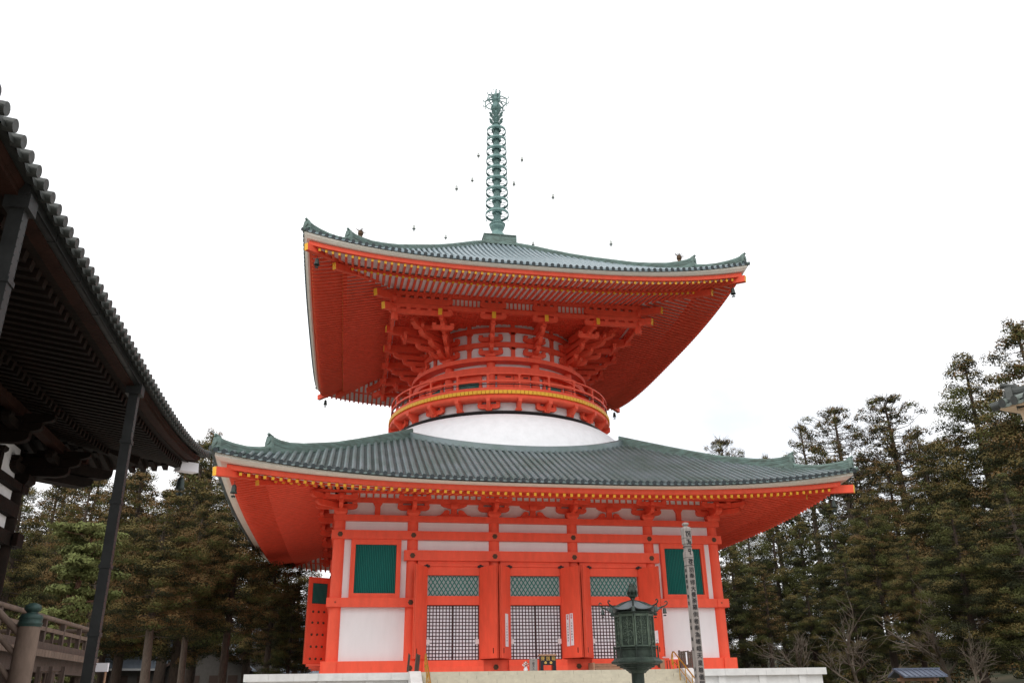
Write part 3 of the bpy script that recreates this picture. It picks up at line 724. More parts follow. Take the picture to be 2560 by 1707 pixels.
for i, z in enumerate(RZ):
    R_ = 1.03-.018*i; m = MB()
    m.lathe([(R_-.03, z-.14), (R_, z-.14), (R_, z+.14), (R_-.03, z+.14)], n=36, closed=True)
    m.lathe([(.34, z+.10), (.44, z+.10), (.44, z+.3), (.34, z+.3)], n=20, closed=True)
    for j in range(4):
        a = j*pi/2+pi/4; pts = []
        for t in range(7): u = t/6; pts.append((sin(a+.5*sin(u*pi))*(.35+(R_-.37)*u), -cos(a+.5*sin(u*pi))*(.35+(R_-.37)*u), z))
        m.tube(pts, .03, 5)
        pts = [(sin(a-.5*sin(t/6*pi))*(.35+(R_-.37)*t/6), -cos(a-.5*sin(t/6*pi))*(.35+(R_-.37)*t/6), z) for t in range(7)]
        m.tube(pts, .03, 5)
    for j in range(8):
        a = j*pi/4+.2; m.cyl((R_*sin(a), -R_*cos(a), z-.14), (R_*sin(a), -R_*cos(a), z-.24), .012, .012, 4)
        m.cyl((R_*sin(a), -R_*cos(a), z-.22), (R_*sin(a), -R_*cos(a), z-.4), .03, .05, 6)
    part('spire_ring', m, SPI, sp)
for z, n_ in ((48.62, 8), (49.35, 8)):
    m = MB(); m.lathe([(.26, z-.02), (.36, z), (.36, z+.1), (.26, z+.12)], n=16)
    for j in range(n_):
        a = j*2*pi/n_+.2; d = Vector((sin(a), -cos(a), 0)); t = Vector((cos(a), sin(a), 0)); v = (d*.62+Vector((0, 0, .78)))
        pl = [(0, 0), (.11, .12), (.18, .3), (.14, .48), (0, .62), (-.14, .48), (-.18, .3), (-.11, .12)]
        m.prism(pl, d*.3+Vector((0, 0, z+.05)), t, v, t.cross(v), .05)
    part('spire_petals', m, SPI, sp)
m = MB(); m.lathe([(.2, 50.05), (.42, 50.2), (.5, 50.5), (.42, 50.78), (.25, 50.95), (.26, 51.1), (.38, 51.3), (.42, 51.5), (.3, 51.55), (.3, 51.6), (.46, 51.78), (.3, 51.95), (.12, 52.0), (.05, 52.5), (.03, 52.67), (0, 52.7)], n=24); part('spire_jewel', m, SPI, sp)
m = MB()
for j in range(10):
    a = j*2*pi/10; m.tube([(.3*sin(a), -.3*cos(a), 51.75), (.42*sin(a), -.42*cos(a), 52.0), (.44*sin(a), -.44*cos(a), 52.25)], .018, 5); m.sphere((.44*sin(a), -.44*cos(a), 52.3), .05, 6, 4)
part('spire_flame', m, SPI, sp)
m = MB(); HX = [(1.0*sin(j*pi/3+.15), -1.0*cos(j*pi/3+.15)) for j in range(6)]
for j in range(6):
    x, y = HX[j]; x2, y2 = HX[(j+1) % 6]; ux, uy = x, y
    m.tube([(x*.3, y*.3, 50.3), (x*.7, y*.7, 50.55), (x, y, 50.85), (x, y, 51.45), (x*.5, y*.5, 51.8), (x*.25, y*.25, 51.75)], .05, 6)
    m.tube([(x*.35, y*.35, 51.25), (x*.7, y*.7, 51.1), (x, y, 50.85)], .042, 6); m.tube([(x*.35, y*.35, 51.5), (x, y, 51.45)], .038, 6)
    for zz in (50.85, 51.45): m.tube([(x, y, zz), (x*1.15, y*1.15, zz-.03), (x*1.24, y*1.24, zz+.08), (x*1.18, y*1.18, zz+.17)], .036, 5)
    m.cyl((x, y, 50.8), (x, y, 50.55), .02, .04, 5)
part('spire_crown_frame', m, SPI, sp)

# ============================================================ bells, chains, finials (they hang from the tower: things of their own)
def bell_mesh(s=1.):
    m = MB(); m.lathe([(0, 0), (.06*s, -.01*s), (.10*s, -.06*s), (.115*s, -.16*s), (.13*s, -.32*s), (.165*s, -.40*s), (.15*s, -.41*s), (.09*s, -.36*s)], n=14)
    m.tube([(0, 0, 0), (0, 0, .16*s)], .012*s, 5)
    c = MB(); c.tube([(0, 0, -.1*s), (0, 0, -.52*s)], .010*s, 5)
    pl = [(-.13*s, .0), (-.07*s, .05*s), (0, .03*s), (.07*s, .05*s), (.13*s, 0), (.07*s, -.05*s), (0, -.02*s), (-.07*s, -.05*s)]
    c.prism(pl, (0, 0, -.56*s), (.7071, -.7071, 0), (0, 0, 1), (.7071, .7071, 0), .02*s)
    c.prism(pl, (0, 0, -.56*s), (.7071, .7071, 0), (0, 0, 1), (-.7071, .7071, 0), .02*s)
    return m, c
BELLM = mat('bell_bronze', (.05, .065, .06), .5, .5)
proto_bell = {}; BELLP = mat('weathered_bell', (.5, .52, .5), .7)
def bell(loc, label, group, s=1.):
    b = empty('wind_bell', loc); tag(b, label, 'wind bell', group)
    if s not in proto_bell:
        m, c_ = bell_mesh(s); q = BELLP if s == .85 else BELLM; proto_bell[s] = (m.mesh('bell_body', q, (0, 0, 0)), c_.mesh('bell_clapper', q, (0, 0, 0)))
    for nm, me in zip(('bell_body', 'bell_clapper'), proto_bell[s]):
        o = bpy.data.objects.new(nm, me); COL.objects.link(o); o.parent = b
    return b
for (sx, sy, w) in ((-1, -1, 'front left'), (1, -1, 'front right'), (-1, 1, 'back left'), (1, 1, 'back right')):
    bell((sx*17.3, sy*17.3, 10.40), 'dark bronze wind bell under the %s corner of the lower roof' % w, 'wind bells under the eave corners', 1.15)
    bell((sx*14.2, sy*14.2, 25.85), 'dark bronze wind bell under the %s corner of the upper roof' % w, 'wind bells under the eave corners', 1.15)
    top = Vector((sx*.95, sy*.95, 50.8)); end = Vector((sx*11.6, sy*11.6, 29.75))
    def ch(t):    # sagging chain through the measured bells
        r = 1.+(11.6-1.)*t; 
        z = {0: 50.8}.get(t, None)
        ks = [(1., 50.8), (1.95, 43.95), (4.1, 38.95), (7.72, 32.75), (11.6, 29.75)]
        for (a, za), (b, zb) in zip(ks, ks[1:]):
            if r <= b+1e-6: return Vector((sx*r, sy*r, za+(zb-za)*(r-a)/(b-a)))
        return end
    m = MB(); m.tube([ch(i/24) for i in range(25)], .008, 4)
    tag(build(m, 'bell_chain', BELLM), 'hair-thin bell chain from the spire top to the %s corner of the upper roof' % w, 'chain', 'spire chains')
    for nm, r, z in (('highest', 1.95, 43.9), ('middle', 4.1, 38.9), ('lowest', 7.72, 32.7)):
        bell((sx*r, sy*r, z), '%s small bell of the three strung between the spire and the %s roof corner' % (nm, w), 'bells strung from the spire', .85)
    m = MB(); m.sphere((sx*11.6, sy*11.6, 29.42), .2, 10, 7, sc=(1, 1, 1.25)); m.cyl((sx*11.6, sy*11.6, 28.95), (sx*11.6, sy*11.6, 29.25), .2, .12, 10)
    for j in range(26):
        a = j*2.399; e = .15+1.25*((j*.618) % 1); q = Vector((cos(a)*cos(e), sin(a)*cos(e), sin(e))); o = Vector((sx*11.6, sy*11.6, 29.42)); m.cyl(o+q*.18, o+q*.46, .016, .008, 4)
    tag(build(m, 'flame_jewel', NAIL), 'spiky bronze flame jewel on the %s hip of the upper roof' % w, 'roof finial', 'flame jewels on the upper roof')
# ============================================================ platform and steps in front of the pagoda
plat = empty('stone_platform', (0, 0, GZ)); tag(plat, 'square granite platform carrying the vermilion pagoda', 'platform')
m = MB(); n = 26
for k in range(4):
    a = k*pi/2
    for i in range(n):
        x0 = -16+32*i/n; x1 = -16+32*(i+1)/n; xc, w = (x0+x1)/2, (x1-x0)-.012
        if k == 0 and abs(xc) < 7.6: continue
        m.box((xc*cos(a)+15.5*sin(a), xc*sin(a)-15.5*cos(a), .86), (w, 1.0-(0 if k % 2 == 0 else 0), .36), 0, a) if abs(xc) < 15.2 or k % 2 == 0 else None
build(m, 'platform_coping', GRA, plat)
m = MB(); m.bx(-15.98, 15.98, -15.95, 15.95, .7, 1.02); m.bx(-15.8, 15.8, -15.8, 15.8, GZ, .7); build(m, 'platform_core', [GRA], plat)
n = 13
for k in range(4):
    a = k*pi/2
    for i in range(n):
        x = -15.75+31.5*(i+.5)/n; m = MB(); m.box((x*cos(a)+15.83*sin(a), x*sin(a)-15.83*cos(a), (GZ+.68)/2), (.42, .1, .68-GZ), 0, a); build(m, 'platform_post', GRA, plat)
steps = empty('stone_steps', (0, -19, GZ)); tag(steps, 'broad pale stone steps leading up to the pagoda doors', 'steps')
m = MB(); j = MB()
for i in range(14):
    z1 = 1.05-.2*i; y0 = -15.4-.38*i if i == 0 else -16.0-.38*(i-1); y1 = -16.0-.38*i
    off = .7*(i*.618 % 1)*2; x = -7.1
    xs = [-7.1]
    while xs[-1] < 7.1: xs.append(min(7.1, xs[-1]+(1.55 if len(xs) > 1 else .5+off)))
    for a, b in zip(xs, xs[1:]):
        if b-a > .02: m.bx(a+.006, b-.006, y1, y0+.4 if i else -15.0, z1-.194, z1)
    j.bx(-7.09, 7.09, y1+.02, y0+.38 if i else -15.02, z1-.2, z1-.012)
build(m, 'step_stones', STE, steps); build(j, 'step_joints', JNT, steps)
for s_ in (-1, 1):
    m = MB(); x = s_*7.42
    m.prism([(-15.3, 1.08), (-16.6, 1.08), (-21.9, GZ+.35), (-21.9, GZ), (-15.3, GZ)], (x, 0, 0), (0, 1, 0), (0, 0, 1), (1, 0, 0), .58)
    build(m, 'stair_cheek', GRA, steps)
for s_, w in ((-1, 'left'), (1, 'right')):
    hr = empty('handrail', (s_*6.85, -18.5, GZ)); tag(hr, 'golden tube handrail down the %s side of the stone steps' % w, 'handrail', 'golden handrails beside the stone steps')
    sl = -.2/.38; X = s_*6.85
    for dx in (-.0,):
        m = MB(); ZT = lambda y: 1.05+.87+(y+16.3)*.2/.38
        arc = [(X, -15.85, 1.25), (X, -15.82, 1.62), (X, -15.9, 1.82), (X, -16.05, 1.93), (X, -16.25, 1.92)]
        m.tube(arc+[(X, -22.2, ZT(-22.2))], .036, 8); build(m, 'top_rail', GLD, hr)
        m = MB(); m.tube([(X, -15.85, 1.35), (X, -16.2, 1.40), (X, -22.2, ZT(-22.2)-.5)], .024, 8); build(m, 'lower_rail', GLD, hr)
        for q in range(8):
            y = -16.0-.86*q; m = MB(); zb = 1.05-.2*max(0, math.ceil((-16-y)/.38)); m.cyl((X, y, max(GZ, zb)), (X, y, min(1.9, ZT(y))), .024, n=8); build(m, 'rail_post', GLD, hr)
# ground
m = MB()
def gz(x, y):
    r = max(0, (x-22)*.10)+max(0, (y-22))*.06*(1 if x > 0 else max(0, 1+x/30))
    return GZ+min(r, 9)+.25*sin(x*.21)*cos(y*.17)*min(1, max(0, (max(abs(x+5), abs(y+30))-60)/20))
gx = [-900, -400, -200]+[-120+6*i for i in range(41)]+[200, 400, 900]
m.grid(lambda x, y: (x, y, gz(x, y) if abs(x) < 180 and abs(y) < 180 else GZ+(min(9, max(0, x-22)*.1))), gx, gx, 0, True)
GRD = mat('ground_gravel', (.56, .52, .46), .95, var=.35, scale=.5, bump=.3, bscale=60)
FLR = mat('forest_floor', (.10, .075, .045), .95, var=.6, scale=.25, col2=(.03, .04, .018), bump=.4, bscale=3)
g_ = build(m, 'forest_floor', FLR, origin=(0, 0, 0)); g_['kind'] = 'structure'; g_.name = 'ground'
m = MB(); m.grid(lambda x, y: (x, y, GZ+.012), [-60, -30, 0, 22], [-110, -70, -30, 0, 20], 0); g_ = build(m, 'courtyard', GRD, origin=(0, 0, 0)); g_['kind'] = 'structure'; g_.name = 'courtyard_gravel'

# ---- small things on the platform
box = empty('offertory_box', (.15, -14.1, 1.05)); tag(box, 'black lacquered offertory box with gold characters before the middle door', 'offertory box')
m = MB(); m.bx(-.3, .6, -14.3, -13.9, 1.38, 1.86); m.bx(-.3, -.12, -14.3, -13.9, 1.05, 1.38); m.bx(.42, .6, -14.3, -13.9, 1.05, 1.38); m.bx(-.36, .66, -14.33, -13.87, 1.052, 1.1); build(m, 'box_body', LAQ, box)
m = MB(); m.bx(-.34, .64, -14.36, -13.84, 1.862, 1.93); [m.bx(-.3+.12*i, -.26+.12*i, -14.3, -13.9, 1.932, 1.95) for i in range(8)]; build(m, 'box_lid', TAN, box)
text('箱 銭 賽'[::-1], .24, (.15, -14.306, 1.70), (pi/2, 0, 0), GOL, box)
m = MB(); m.cyl((.31, -14.302, 1.5), (.31, -14.308, 1.5), .075, n=14); m.prism([(0, .08), (.07, .03), (.075, -.02), (.03, -.07), (0, -.06), (-.03, -.07), (-.075, -.02), (-.07, .03)], (0, -14.305, 1.5), (1, 0, 0), (0, 0, 1), (0, 1, 0), .006); build(m, 'gold_crest', GOL, box)
sg = empty('notice_board', (-.67, -14.2, 1.05)); tag(sg, 'small grey upright notice board standing left of the black offertory box', 'notice board')
m = MB(); m.bx(-.89, -.45, -14.22, -14.16, 1.1, 1.72); m.bx(-.9, -.44, -14.3, -14.08, 1.052, 1.1); build(m, 'board', WPL, sg)
text(list('一般大人'), .15, (-.67, -14.224, 1.68), (pi/2, 0, 0), INK, sg, vertical=True, spacing=.95)
vs_ = empty('flower_vase', (-1.12, -14.2, 1.05)); tag(vs_, 'white vase with sprigs on the step left of the grey notice board', 'vase')
m = MB(); m.lathe([(0, 0), (.1, 0), (.12, .12), (.07, .22), (.1, .26), (.08, .25), (0, .1)], c=(-1.12, -14.2, 1.05), n=14); build(m, 'vase_body', PLA, vs_)
m = MB(); rr = random.Random(3)
for i in range(26):
    a = rr.uniform(0, 6.28); e = rr.uniform(.3, 1.3); p = Vector((-1.12, -14.2, 1.28)); q = p+Vector((cos(a)*cos(e), sin(a)*cos(e), sin(e)))*rr.uniform(.15, .32); m.cyl(p, q, .006, .003, 4); m.sphere(q, rr.uniform(.02, .045), 5, 3, mi=i % 2)
build(m, 'sprigs', [TAN, PLA], vs_)
ws = empty('wooden_steps', (4.0, -13.4, 1.05)); tag(ws, 'low brown wooden steps before the right-hand door', 'wooden steps')
for i in range(3):
    m = MB(); m.bx(3.05, 4.9, -13.7+.32*i, -12.6, 1.05+.14*i+.004, 1.05+.14*(i+1)-.03); m.bx(3.0, 4.95, -13.73+.32*i, -12.6, 1.05+.14*(i+1)-.03, 1.05+.14*(i+1)); build(m, 'tread', TAN, ws)
for x in (2.96, 4.99): m = MB(); m.bx(x-.04, x+.04, -13.72, -12.6, 1.052, 1.5); build(m, 'side_board', TAN, ws)
st = empty('small_table', (7.2, -15, 1.05)); tag(st, 'little red-topped table on thin legs at the right of the steps', 'table')
m = MB(); m.bx(6.88, 7.55, -15.3, -14.8, 1.52, 1.57); build(m, 'table_top', RED, st)
for x in (6.92, 7.51):
    for y in (-15.26, -14.84): m = MB(); m.cyl((x, y, 1.05), (x, y, 1.52), .018, n=6); build(m, 'leg', BLK, st)
m = MB(); m.bx(7.05, 7.45, -15.2, -14.9, 1.58, 1.68); tag(build(m, 'white_cloth', PAP), 'folded white cloth on the little red table', 'cloth')
m = MB(); m.bx(6.6, 6.86, -14.62, -14.56, 1.05, 1.6); tag(build(m, 'leaning_board', TAN), 'plain pale board standing left of the little red table', 'board')
for (x0, x1, y, zt, lab) in ((7.5, 8.9, -15.2, 2.05, 'grey slatted wooden screen at the top right of the stone steps'),):
    sc_ = empty('slatted_screen', ((x0+x1)/2, y, 1.05)); tag(sc_, lab, 'screen'); m = MB()
    for i in range(11): m.bx(x0+.13*i, x0+.13*i+.11, y-.02, y+.02, 1.06, zt-.03*(i % 2)-.02*(i % 3)); 
    build(m, 'slats', WGR, sc_); m = MB(); m.bx(x0, x1, y+.022, y+.06, 1.3, 1.36); m.bx(x0, x1, y+.022, y+.06, 1.8, 1.86); build(m, 'cross_bar', WGR, sc_)
    m = MB(); m.bx(x0+.42, x0+.50, y-.03, y-.022, 1.3, 1.95); build(m, 'white_strip', PAP, sc_)
for x, w, lab in ((-7.24, .24, 'wider of two grey planks standing by the left handrail'), (-7.7, .1, 'narrow grey plank standing left of the wider plank by the left handrail')):
    m = MB(); 
    for i in range(3): m.beam((x-w/2+w*(i+.5)/3-.05, -15.8, 1.08), (x-w/2+w*(i+.5)/3+.02, -15.75, 1.98-.04*i), .02 if w < .2 else w/3-.01, .05)
    tag(build(m, 'grey_planks', WGR), lab, 'planks', 'grey planks by the left handrail')
# posters on the door leaves
def notice(key, t0, w, zc, h, label, red=True, shift=0):
    lf, p0, d, nrm, ang = LEAVES[key]; sgn = key[1]
    off = -.075*sgn
    q = p0+d*t0+nrm*off; b = empty('paper_notice', (q.x, q.y, zc)); tag(b, label, 'notice', 'paper notices on the doors')
    m = MB(); m.box((q.x, q.y, zc), (w, .006, h), 0, ang); build(m, 'paper', PAP, b)
    f_ = q+nrm*(-.006*sgn)
    rz = ang if (nrm*(-sgn)).y < 0 and d.x > 0 else ang+pi
    rz = atan2((nrm*(-sgn)).x, -(nrm*(-sgn)).y)
    if red: text(list('拝観'), .13, (f_.x, f_.y, zc+h/2-.05), (pi/2, 0, rz), INR, b, vertical=True, spacing=1.)
    col = Vector((cos(rz), sin(rz), 0))
    g = f_+col*(-.0)
    text(list('大塔内拝観受付'), .10, (g.x, g.y, zc+h/2-.5), (pi/2, 0, rz), INK, b, vertical=True, spacing=1.55, name='small_lettering')
notice((1, 1), .50, .26, 3.33, 1.78, 'left of the two white paper notices on the right leaf of the middle door')
notice((1, 1), .82, .26, 3.36, 1.78, 'right of the two white paper notices on the right leaf of the middle door')
notice((1, -1), .75, .5, 3.33, 1.8, 'white paper notice on the left leaf of the middle door', red=False)
notice((2, 1), 1.1, .26, 2.9, .7, 'short white paper notice on the far right door leaf behind the bronze lantern', red=False)

# ============================================================ bronze lantern
LX, LY = -5.88, -48.0
lan = empty('bronze_lantern', (LX, LY, GZ)); tag(lan, 'tall green bronze lantern with octagonal body and curled roof corners', 'lantern')
AL = atan2(-11+5.95, 63.4-48)+0.0       # the corner that faces the square
A0 = atan2((CAMP[0]-LX), -(CAMP[1]-LY))
def octo(prof, a0=A0, n=8):
    m = MB(); vs = []
    for i in range(n):
        a = a0+2*pi*i/n
        for r, z in prof: vs.append((LX+r*sin(a), LY-r*cos(a), z))
    k = len(prof); m.add(vs, [(i*k+j, ((i+1) % n)*k+j, ((i+1) % n)*k+j+1, i*k+j+1) for i in range(n) for j in range(k-1)])
    return m
m = octo([(0, GZ), (.62, GZ), (.62, GZ+.25), (.5, GZ+.25), (.5, GZ+.5), (.3, GZ+.5), (0, GZ+.5)]); build(m, 'lantern_foot', GRA, lan)
m = MB(); m.lathe([(.26, GZ+.5), (.2, GZ+.62), (.12, GZ+.75), (.11, -.5), (.14, -.45), (.11, -.4), (.112, .2)], c=(LX, LY, 0), n=20); build(m, 'lantern_post', BRZ, lan)
m = octo([(.1, .2), (.14, .2), (.17, .235), (.2, .25), (.2, .262), (.25, .27), (.25, .285), (.31, .295), (.31, .32), (.36, .325), (.36, .345), (.44, .36), (.455, .375), (.455, .395), (.41, .43), (.40, .455), (.36, .46), (0, .46)]); build(m, 'lantern_table', BRZ, lan)
m = octo([(.35, .46), (.35, .60), (.375, .60), (.375, .615), (0, .615)])
for i in range(8):
    a = A0+2*pi*i/8; m.cyl((LX+.385*sin(a), LY-.385*cos(a), .45), (LX+.385*sin(a), LY-.385*cos(a), .66), .014, n=6)
for i in range(8):
    a = A0+2*pi*i/8; b = a+pi/4
    m.cyl((LX+.385*sin(a), LY-.385*cos(a), .635), (LX+.385*sin(b), LY-.385*cos(b), .635), .011, n=5)
build(m, 'lantern_gallery', BRZ, lan)
m = octo([(.335, .615), (.335, 1.24)]); build(m, 'fire_chamber', BRZ, lan)
rr = random.Random(11); RLF = mat('relief_bronze', (.13, .17, .125), .5, .4, var=.5, scale=9, col2=(.05, .075, .06))
for i in range(8):       # each wall: a framed panel with relief
    a = A0+2*pi*(i+.5)/8; R_ = .335*cos(pi/8); nrm = Vector((sin(a), -cos(a), 0)); tt = Vector((cos(a), sin(a), 0)); o = Vector((LX, LY, 0))+nrm*R_
    m = MB(); hw = .335*sin(pi/8)
    def pr_(u0, u1, z0_, z1_, d): m.prism([(u0, z0_), (u1, z0_), (u1, z1_), (u0, z1_)], o+nrm*d/2, tt, (0, 0, 1), nrm, d)
    pr_(-hw, -hw+.022, .63, 1.2, .02); pr_(hw-.022, hw, .63, 1.2, .02); pr_(-hw+.024, hw-.024, .63, .66, .018); pr_(-hw+.024, hw-.024, 1.15, 1.19, .018); pr_(-.006, .006, .662, 1.148, .012)
    for q in range(60):   # relief scrolls
        u = rr.uniform(-hw+.04, hw-.04); z = rr.uniform(.69, 1.12); l_ = rr.uniform(.015, .045); b = rr.uniform(0, pi)
        p = o+tt*u+Vector((0, 0, z)); dv = tt*cos(b)*l_+Vector((0, 0, sin(b)*l_)); m.tube([p-dv+nrm*.002, p+nrm*.012, p+dv+nrm*.002], .0055, 4)
    build(m, 'relief_panel', RLF, lan)
m = octo([(.36, 1.2), (.36, 1.235), (.30, 1.26), (0, 1.26)]); build(m, 'eave_band', BRZ, lan)
# roof with lifted corners
m = MB(); na = 64; vs = []
for i in range(na):
    a = A0+2*pi*i/na; ph = (i % 8)/8; f = cos(pi/8)/cos((ph-.5)*pi/4); c_ = abs(ph-.5)*2
    for r, z in ((.03, 1.44), (.11, 1.425), (.21, 1.39), (.31, 1.34), (.40, 1.287), (.47, 1.262), (.47, 1.25), (.40, 1.262), (.3, 1.25)):
        e = (r/.47)**4; vs.append((LX+r*f*sin(a)*(1+.12*e*c_**4), LY-r*f*cos(a)*(1+.12*e*c_**4), z+.05*e*c_**3))
m.add(vs, [(i*9+j, ((i+1) % na)*9+j, ((i+1) % na)*9+j+1, i*9+j+1) for i in range(na) for j in range(8)], 0, True)
build(m, 'lantern_roof', BRR, lan)
for i in range(8):
    a = A0+2*pi*i/8; d = Vector((sin(a), -cos(a), 0)); o = Vector((LX, LY, 0))
    m = MB(); m.tube([o+d*.05+Vector((0, 0, 1.44)), o+d*.2+Vector((0, 0, 1.403)), o+d*.34+Vector((0, 0, 1.335)), o+d*.45+Vector((0, 0, 1.30)), o+d*.55+Vector((0, 0, 1.325)), o+d*.6+Vector((0, 0, 1.35)), o+d*.625+Vector((0, 0, 1.385)), o+d*.605+Vector((0, 0, 1.415)), o+d*.575+Vector((0, 0, 1.405)), o+d*.575+Vector((0, 0, 1.39))], .012, 6, rs=[.010, .012, .014, .016, .014, .012, .011, .010, .009, .008])
    build(m, 'roof_rib', BRZ, lan)
    p = o+d*.56+Vector((0, 0, 1.30)); bell(p, 'tiny bell hanging from the %s corner of the bronze lantern roof' % ('near', 'near right', 'right', 'far right', 'far', 'far left', 'left', 'near left')[i], 'bells on the lantern roof', .24)
m = MB(); m.lathe([(.03, 1.43), (.035, 1.46), (.05, 1.49), (.085, 1.51), (.085, 1.52), (.05, 1.525), (.03, 1.53), (.065, 1.56), (.08, 1.60), (.07, 1.65), (.035, 1.70), (0, 1.75)], c=(LX, LY, 0), n=18)
for j in range(8):
    a = j*pi/4; b = Vector((LX+.07*cos(a), LY+.07*sin(a), 1.52)); m.tube([b, b+Vector((.022*cos(a), .022*sin(a), .06)), b+Vector((-.012*cos(a), -.012*sin(a), .13)), b+Vector((-.035*cos(a), -.035*sin(a), .23))], .008, 5, rs=[.018, .018, .014, .003])
build(m, 'flaming_jewel', BRZ, lan)

# ============================================================ wooden stupa post with brushed characters
PX, PY = -3.5, -45.0
stp = empty('wooden_stupa_post', (PX, PY, GZ)); tag(stp, 'tall grey square wooden post with brushed black characters and carved top', 'memorial post')
prof = [(0, GZ), (.086, GZ), (.084, 2.27), (.086, 2.30), (.080, 2.62), (.088, 2.66), (.088, 2.79), (.084, 2.83), (.072, 2.84), (.071, 2.99), (.088, 3.01), (.090, 3.16), (.088, 3.18), (.092, 3.33), (.085, 3.36), (.055, 3.395), (.036, 3.40), (.034, 3.42), (.055, 3.43), (.062, 3.455), (.05, 3.485), (.0, 3.50)]
m = MB(); vs = []
prof = [(r, GZ+(z-GZ)*(3.47-GZ)/(3.50-GZ)) for r, z in prof]
for i in range(4):
    a = pi/4+i*pi/2
    for r, z in prof: vs.append((PX+r*1.414*cos(a), PY+r*1.414*sin(a), z))
k = len(prof); m.add(vs, [(i*k+j, ((i+1) % 4)*k+j, ((i+1) % 4)*k+j+1, i*k+j+1) for i in range(4) for j in range(k-1)]); build(m, 'post', WPL, stp)
Z0 = lambda yc: 3.42-(yc-100)*.2722*.0085   # crop rows of the writing to height
fy = PY-.0935
for ch, yc in zip('羽奉修大曼荼羅供者奉為嵯峨天皇尊儀阿', (545, 600, 660, 720, 775, 833, 890, 955, 1018, 1078, 1138, 1198, 1260, 1322, 1385, 1448, 1508, 1566)):
    text(ch, .122, (PX+.008, fy, Z0(yc)), (pi/2, 0, 0), INK, stp, name='character')
for ch, yc in zip('金剛峯寺聖皇天長地久天下', (545, 600, 650, 700, 790, 850, 1010, 1075, 1175, 1260, 1440, 1500)):
    text(ch, .085, (PX-.0925, PY, Z0(yc)), (pi/2, 0, -pi/2), INK, stp, name='small_character')
def strokes(nm, segs, z, s_=.1):
    m = MB()
    for pts in segs:
        for (a, b), (c_, d) in zip(pts, pts[1:]):
            l_ = hypot(c_-a, d-b)
            if l_ < 1e-4: continue
            ux, uz = (c_-a)/l_, (d-b)/l_; w = .075*s_
            m.prism([(-l_*s_/2-w/2, -w), (l_*s_/2+w/2, -w*.7), (l_*s_/2+w/2, w*.7), (-l_*s_/2-w/2, w)], (PX+.004+(a+c_)/2*s_, fy-.001, z+(b+d)/2*s_), (ux, 0, uz), (-uz, 0, ux), (0, 1, 0), .006)
    build(m, nm, INK, stp)
SID = [[[(-.45, .4), (-.3, .5), (-.2, .3), (-.35, -.1), (-.2, -.45)], [(-.1, .45), (.5, .5)], [(.0, .35), (.1, .0), (-.05, -.4)], [(.35, .45), (.4, .0), (.3, -.45), (.45, -.3)], [(.1, .1), (.35, .05)]],
       [[(-.3, .4), (.2, .45)], [(.05, .45), (-.1, .1), (.3, .15), (.35, -.1), (.0, -.1), (-.3, -.4)], [(.1, -.1), (.45, -.45)]],
       [[(-.2, .45), (.2, .5), (.15, .1), (-.15, .05), (-.2, .3)], [(.15, .1), (.1, -.3), (.25, -.5)]],
       [[(-.3, .45), (.3, .4), (.35, .2), (-.1, .25), (-.3, .0), (-.1, -.35), (.3, -.45)], [(.15, .2), (.1, -.2), (.35, -.1)]]]
for sgm, yc in zip(SID, (200, 278, 370, 465)): strokes('siddham_character', sgm, Z0(yc), .125)
m = MB()
for yc in (238, 318, 425, 500): 
    z = Z0(yc); m.bx(PX-.0935, PX+.0935, fy+.001, fy+.187, z-.003, z+.003)
build(m, 'groove_line', INK, stp)

# ============================================================ the dark wooden hall on the left
RH = radians(91.1); HC = Vector((-29.76, -48.27, 0))
hall = empty('wooden_hall', (0, 0, GZ)); hall.location = (HC.x, HC.y, GZ); hall.rotation_euler = (0, 0, RH); WO[hall] = Vector((0, 0, GZ))
tag(hall, 'old dark wooden temple hall with deep tiled eaves filling the left edge', 'temple hall')
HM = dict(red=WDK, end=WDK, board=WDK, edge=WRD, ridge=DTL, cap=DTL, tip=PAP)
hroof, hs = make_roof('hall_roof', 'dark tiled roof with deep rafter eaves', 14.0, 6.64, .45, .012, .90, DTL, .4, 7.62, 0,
    [('hip_ridge', [(.5, 15.2, .5), (4, 12.0, .5), (8, 9.45, .5), (11, 8.2, .5), (12.6, 7.95, .5)], .4)],
    None, (13.42, 6.36, .16), (11.6, 6.42, .20), .66, .45, 41, ((13.72, 7.02), (12.2, 6.9), 0), 10.3, parent=hall, sp=.334, M=HM, indiv=True, rsq=True, Rt=.088, over=.12, bd=(.18, .1, .36, .1), hb=.3)
# reddish fascia board below the tiles
for k in range(4): pass
m = MB(); nu = 41; vs = []
for i in range(nu):
    u = -1+2*i/(nu-1)
    for mm, z in ((13.6, 6.49), (13.8, 6.56), (13.84, 6.66), (13.6, 6.64)): vs.append((u*mm, -mm, z+.78*abs(u)**3))
m.add(vs, [(i*4+j, (i+1)*4+j, (i+1)*4+(j+1) % 4, i*4+(j+1) % 4) for i in range(nu-1) for j in range(4)]); four(build(m, 'eave_board', WRD, hroof, origin=(0, 0, 6.7)))
HX_ = [-9.7, -6.2, -2.3, 2.3, 6.2, 9.7]
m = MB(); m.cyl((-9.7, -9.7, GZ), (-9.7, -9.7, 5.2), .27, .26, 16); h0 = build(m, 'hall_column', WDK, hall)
for k in range(4):
    for i, x in enumerate(HX_[:5]):
        if k == 0 and i == 0: continue
        a = k*pi/2; q = copy_tree(h0, hall); q.location = Vector((x*cos(a)+9.7*sin(a), x*sin(a)-9.7*cos(a), GZ))-WO[hall]
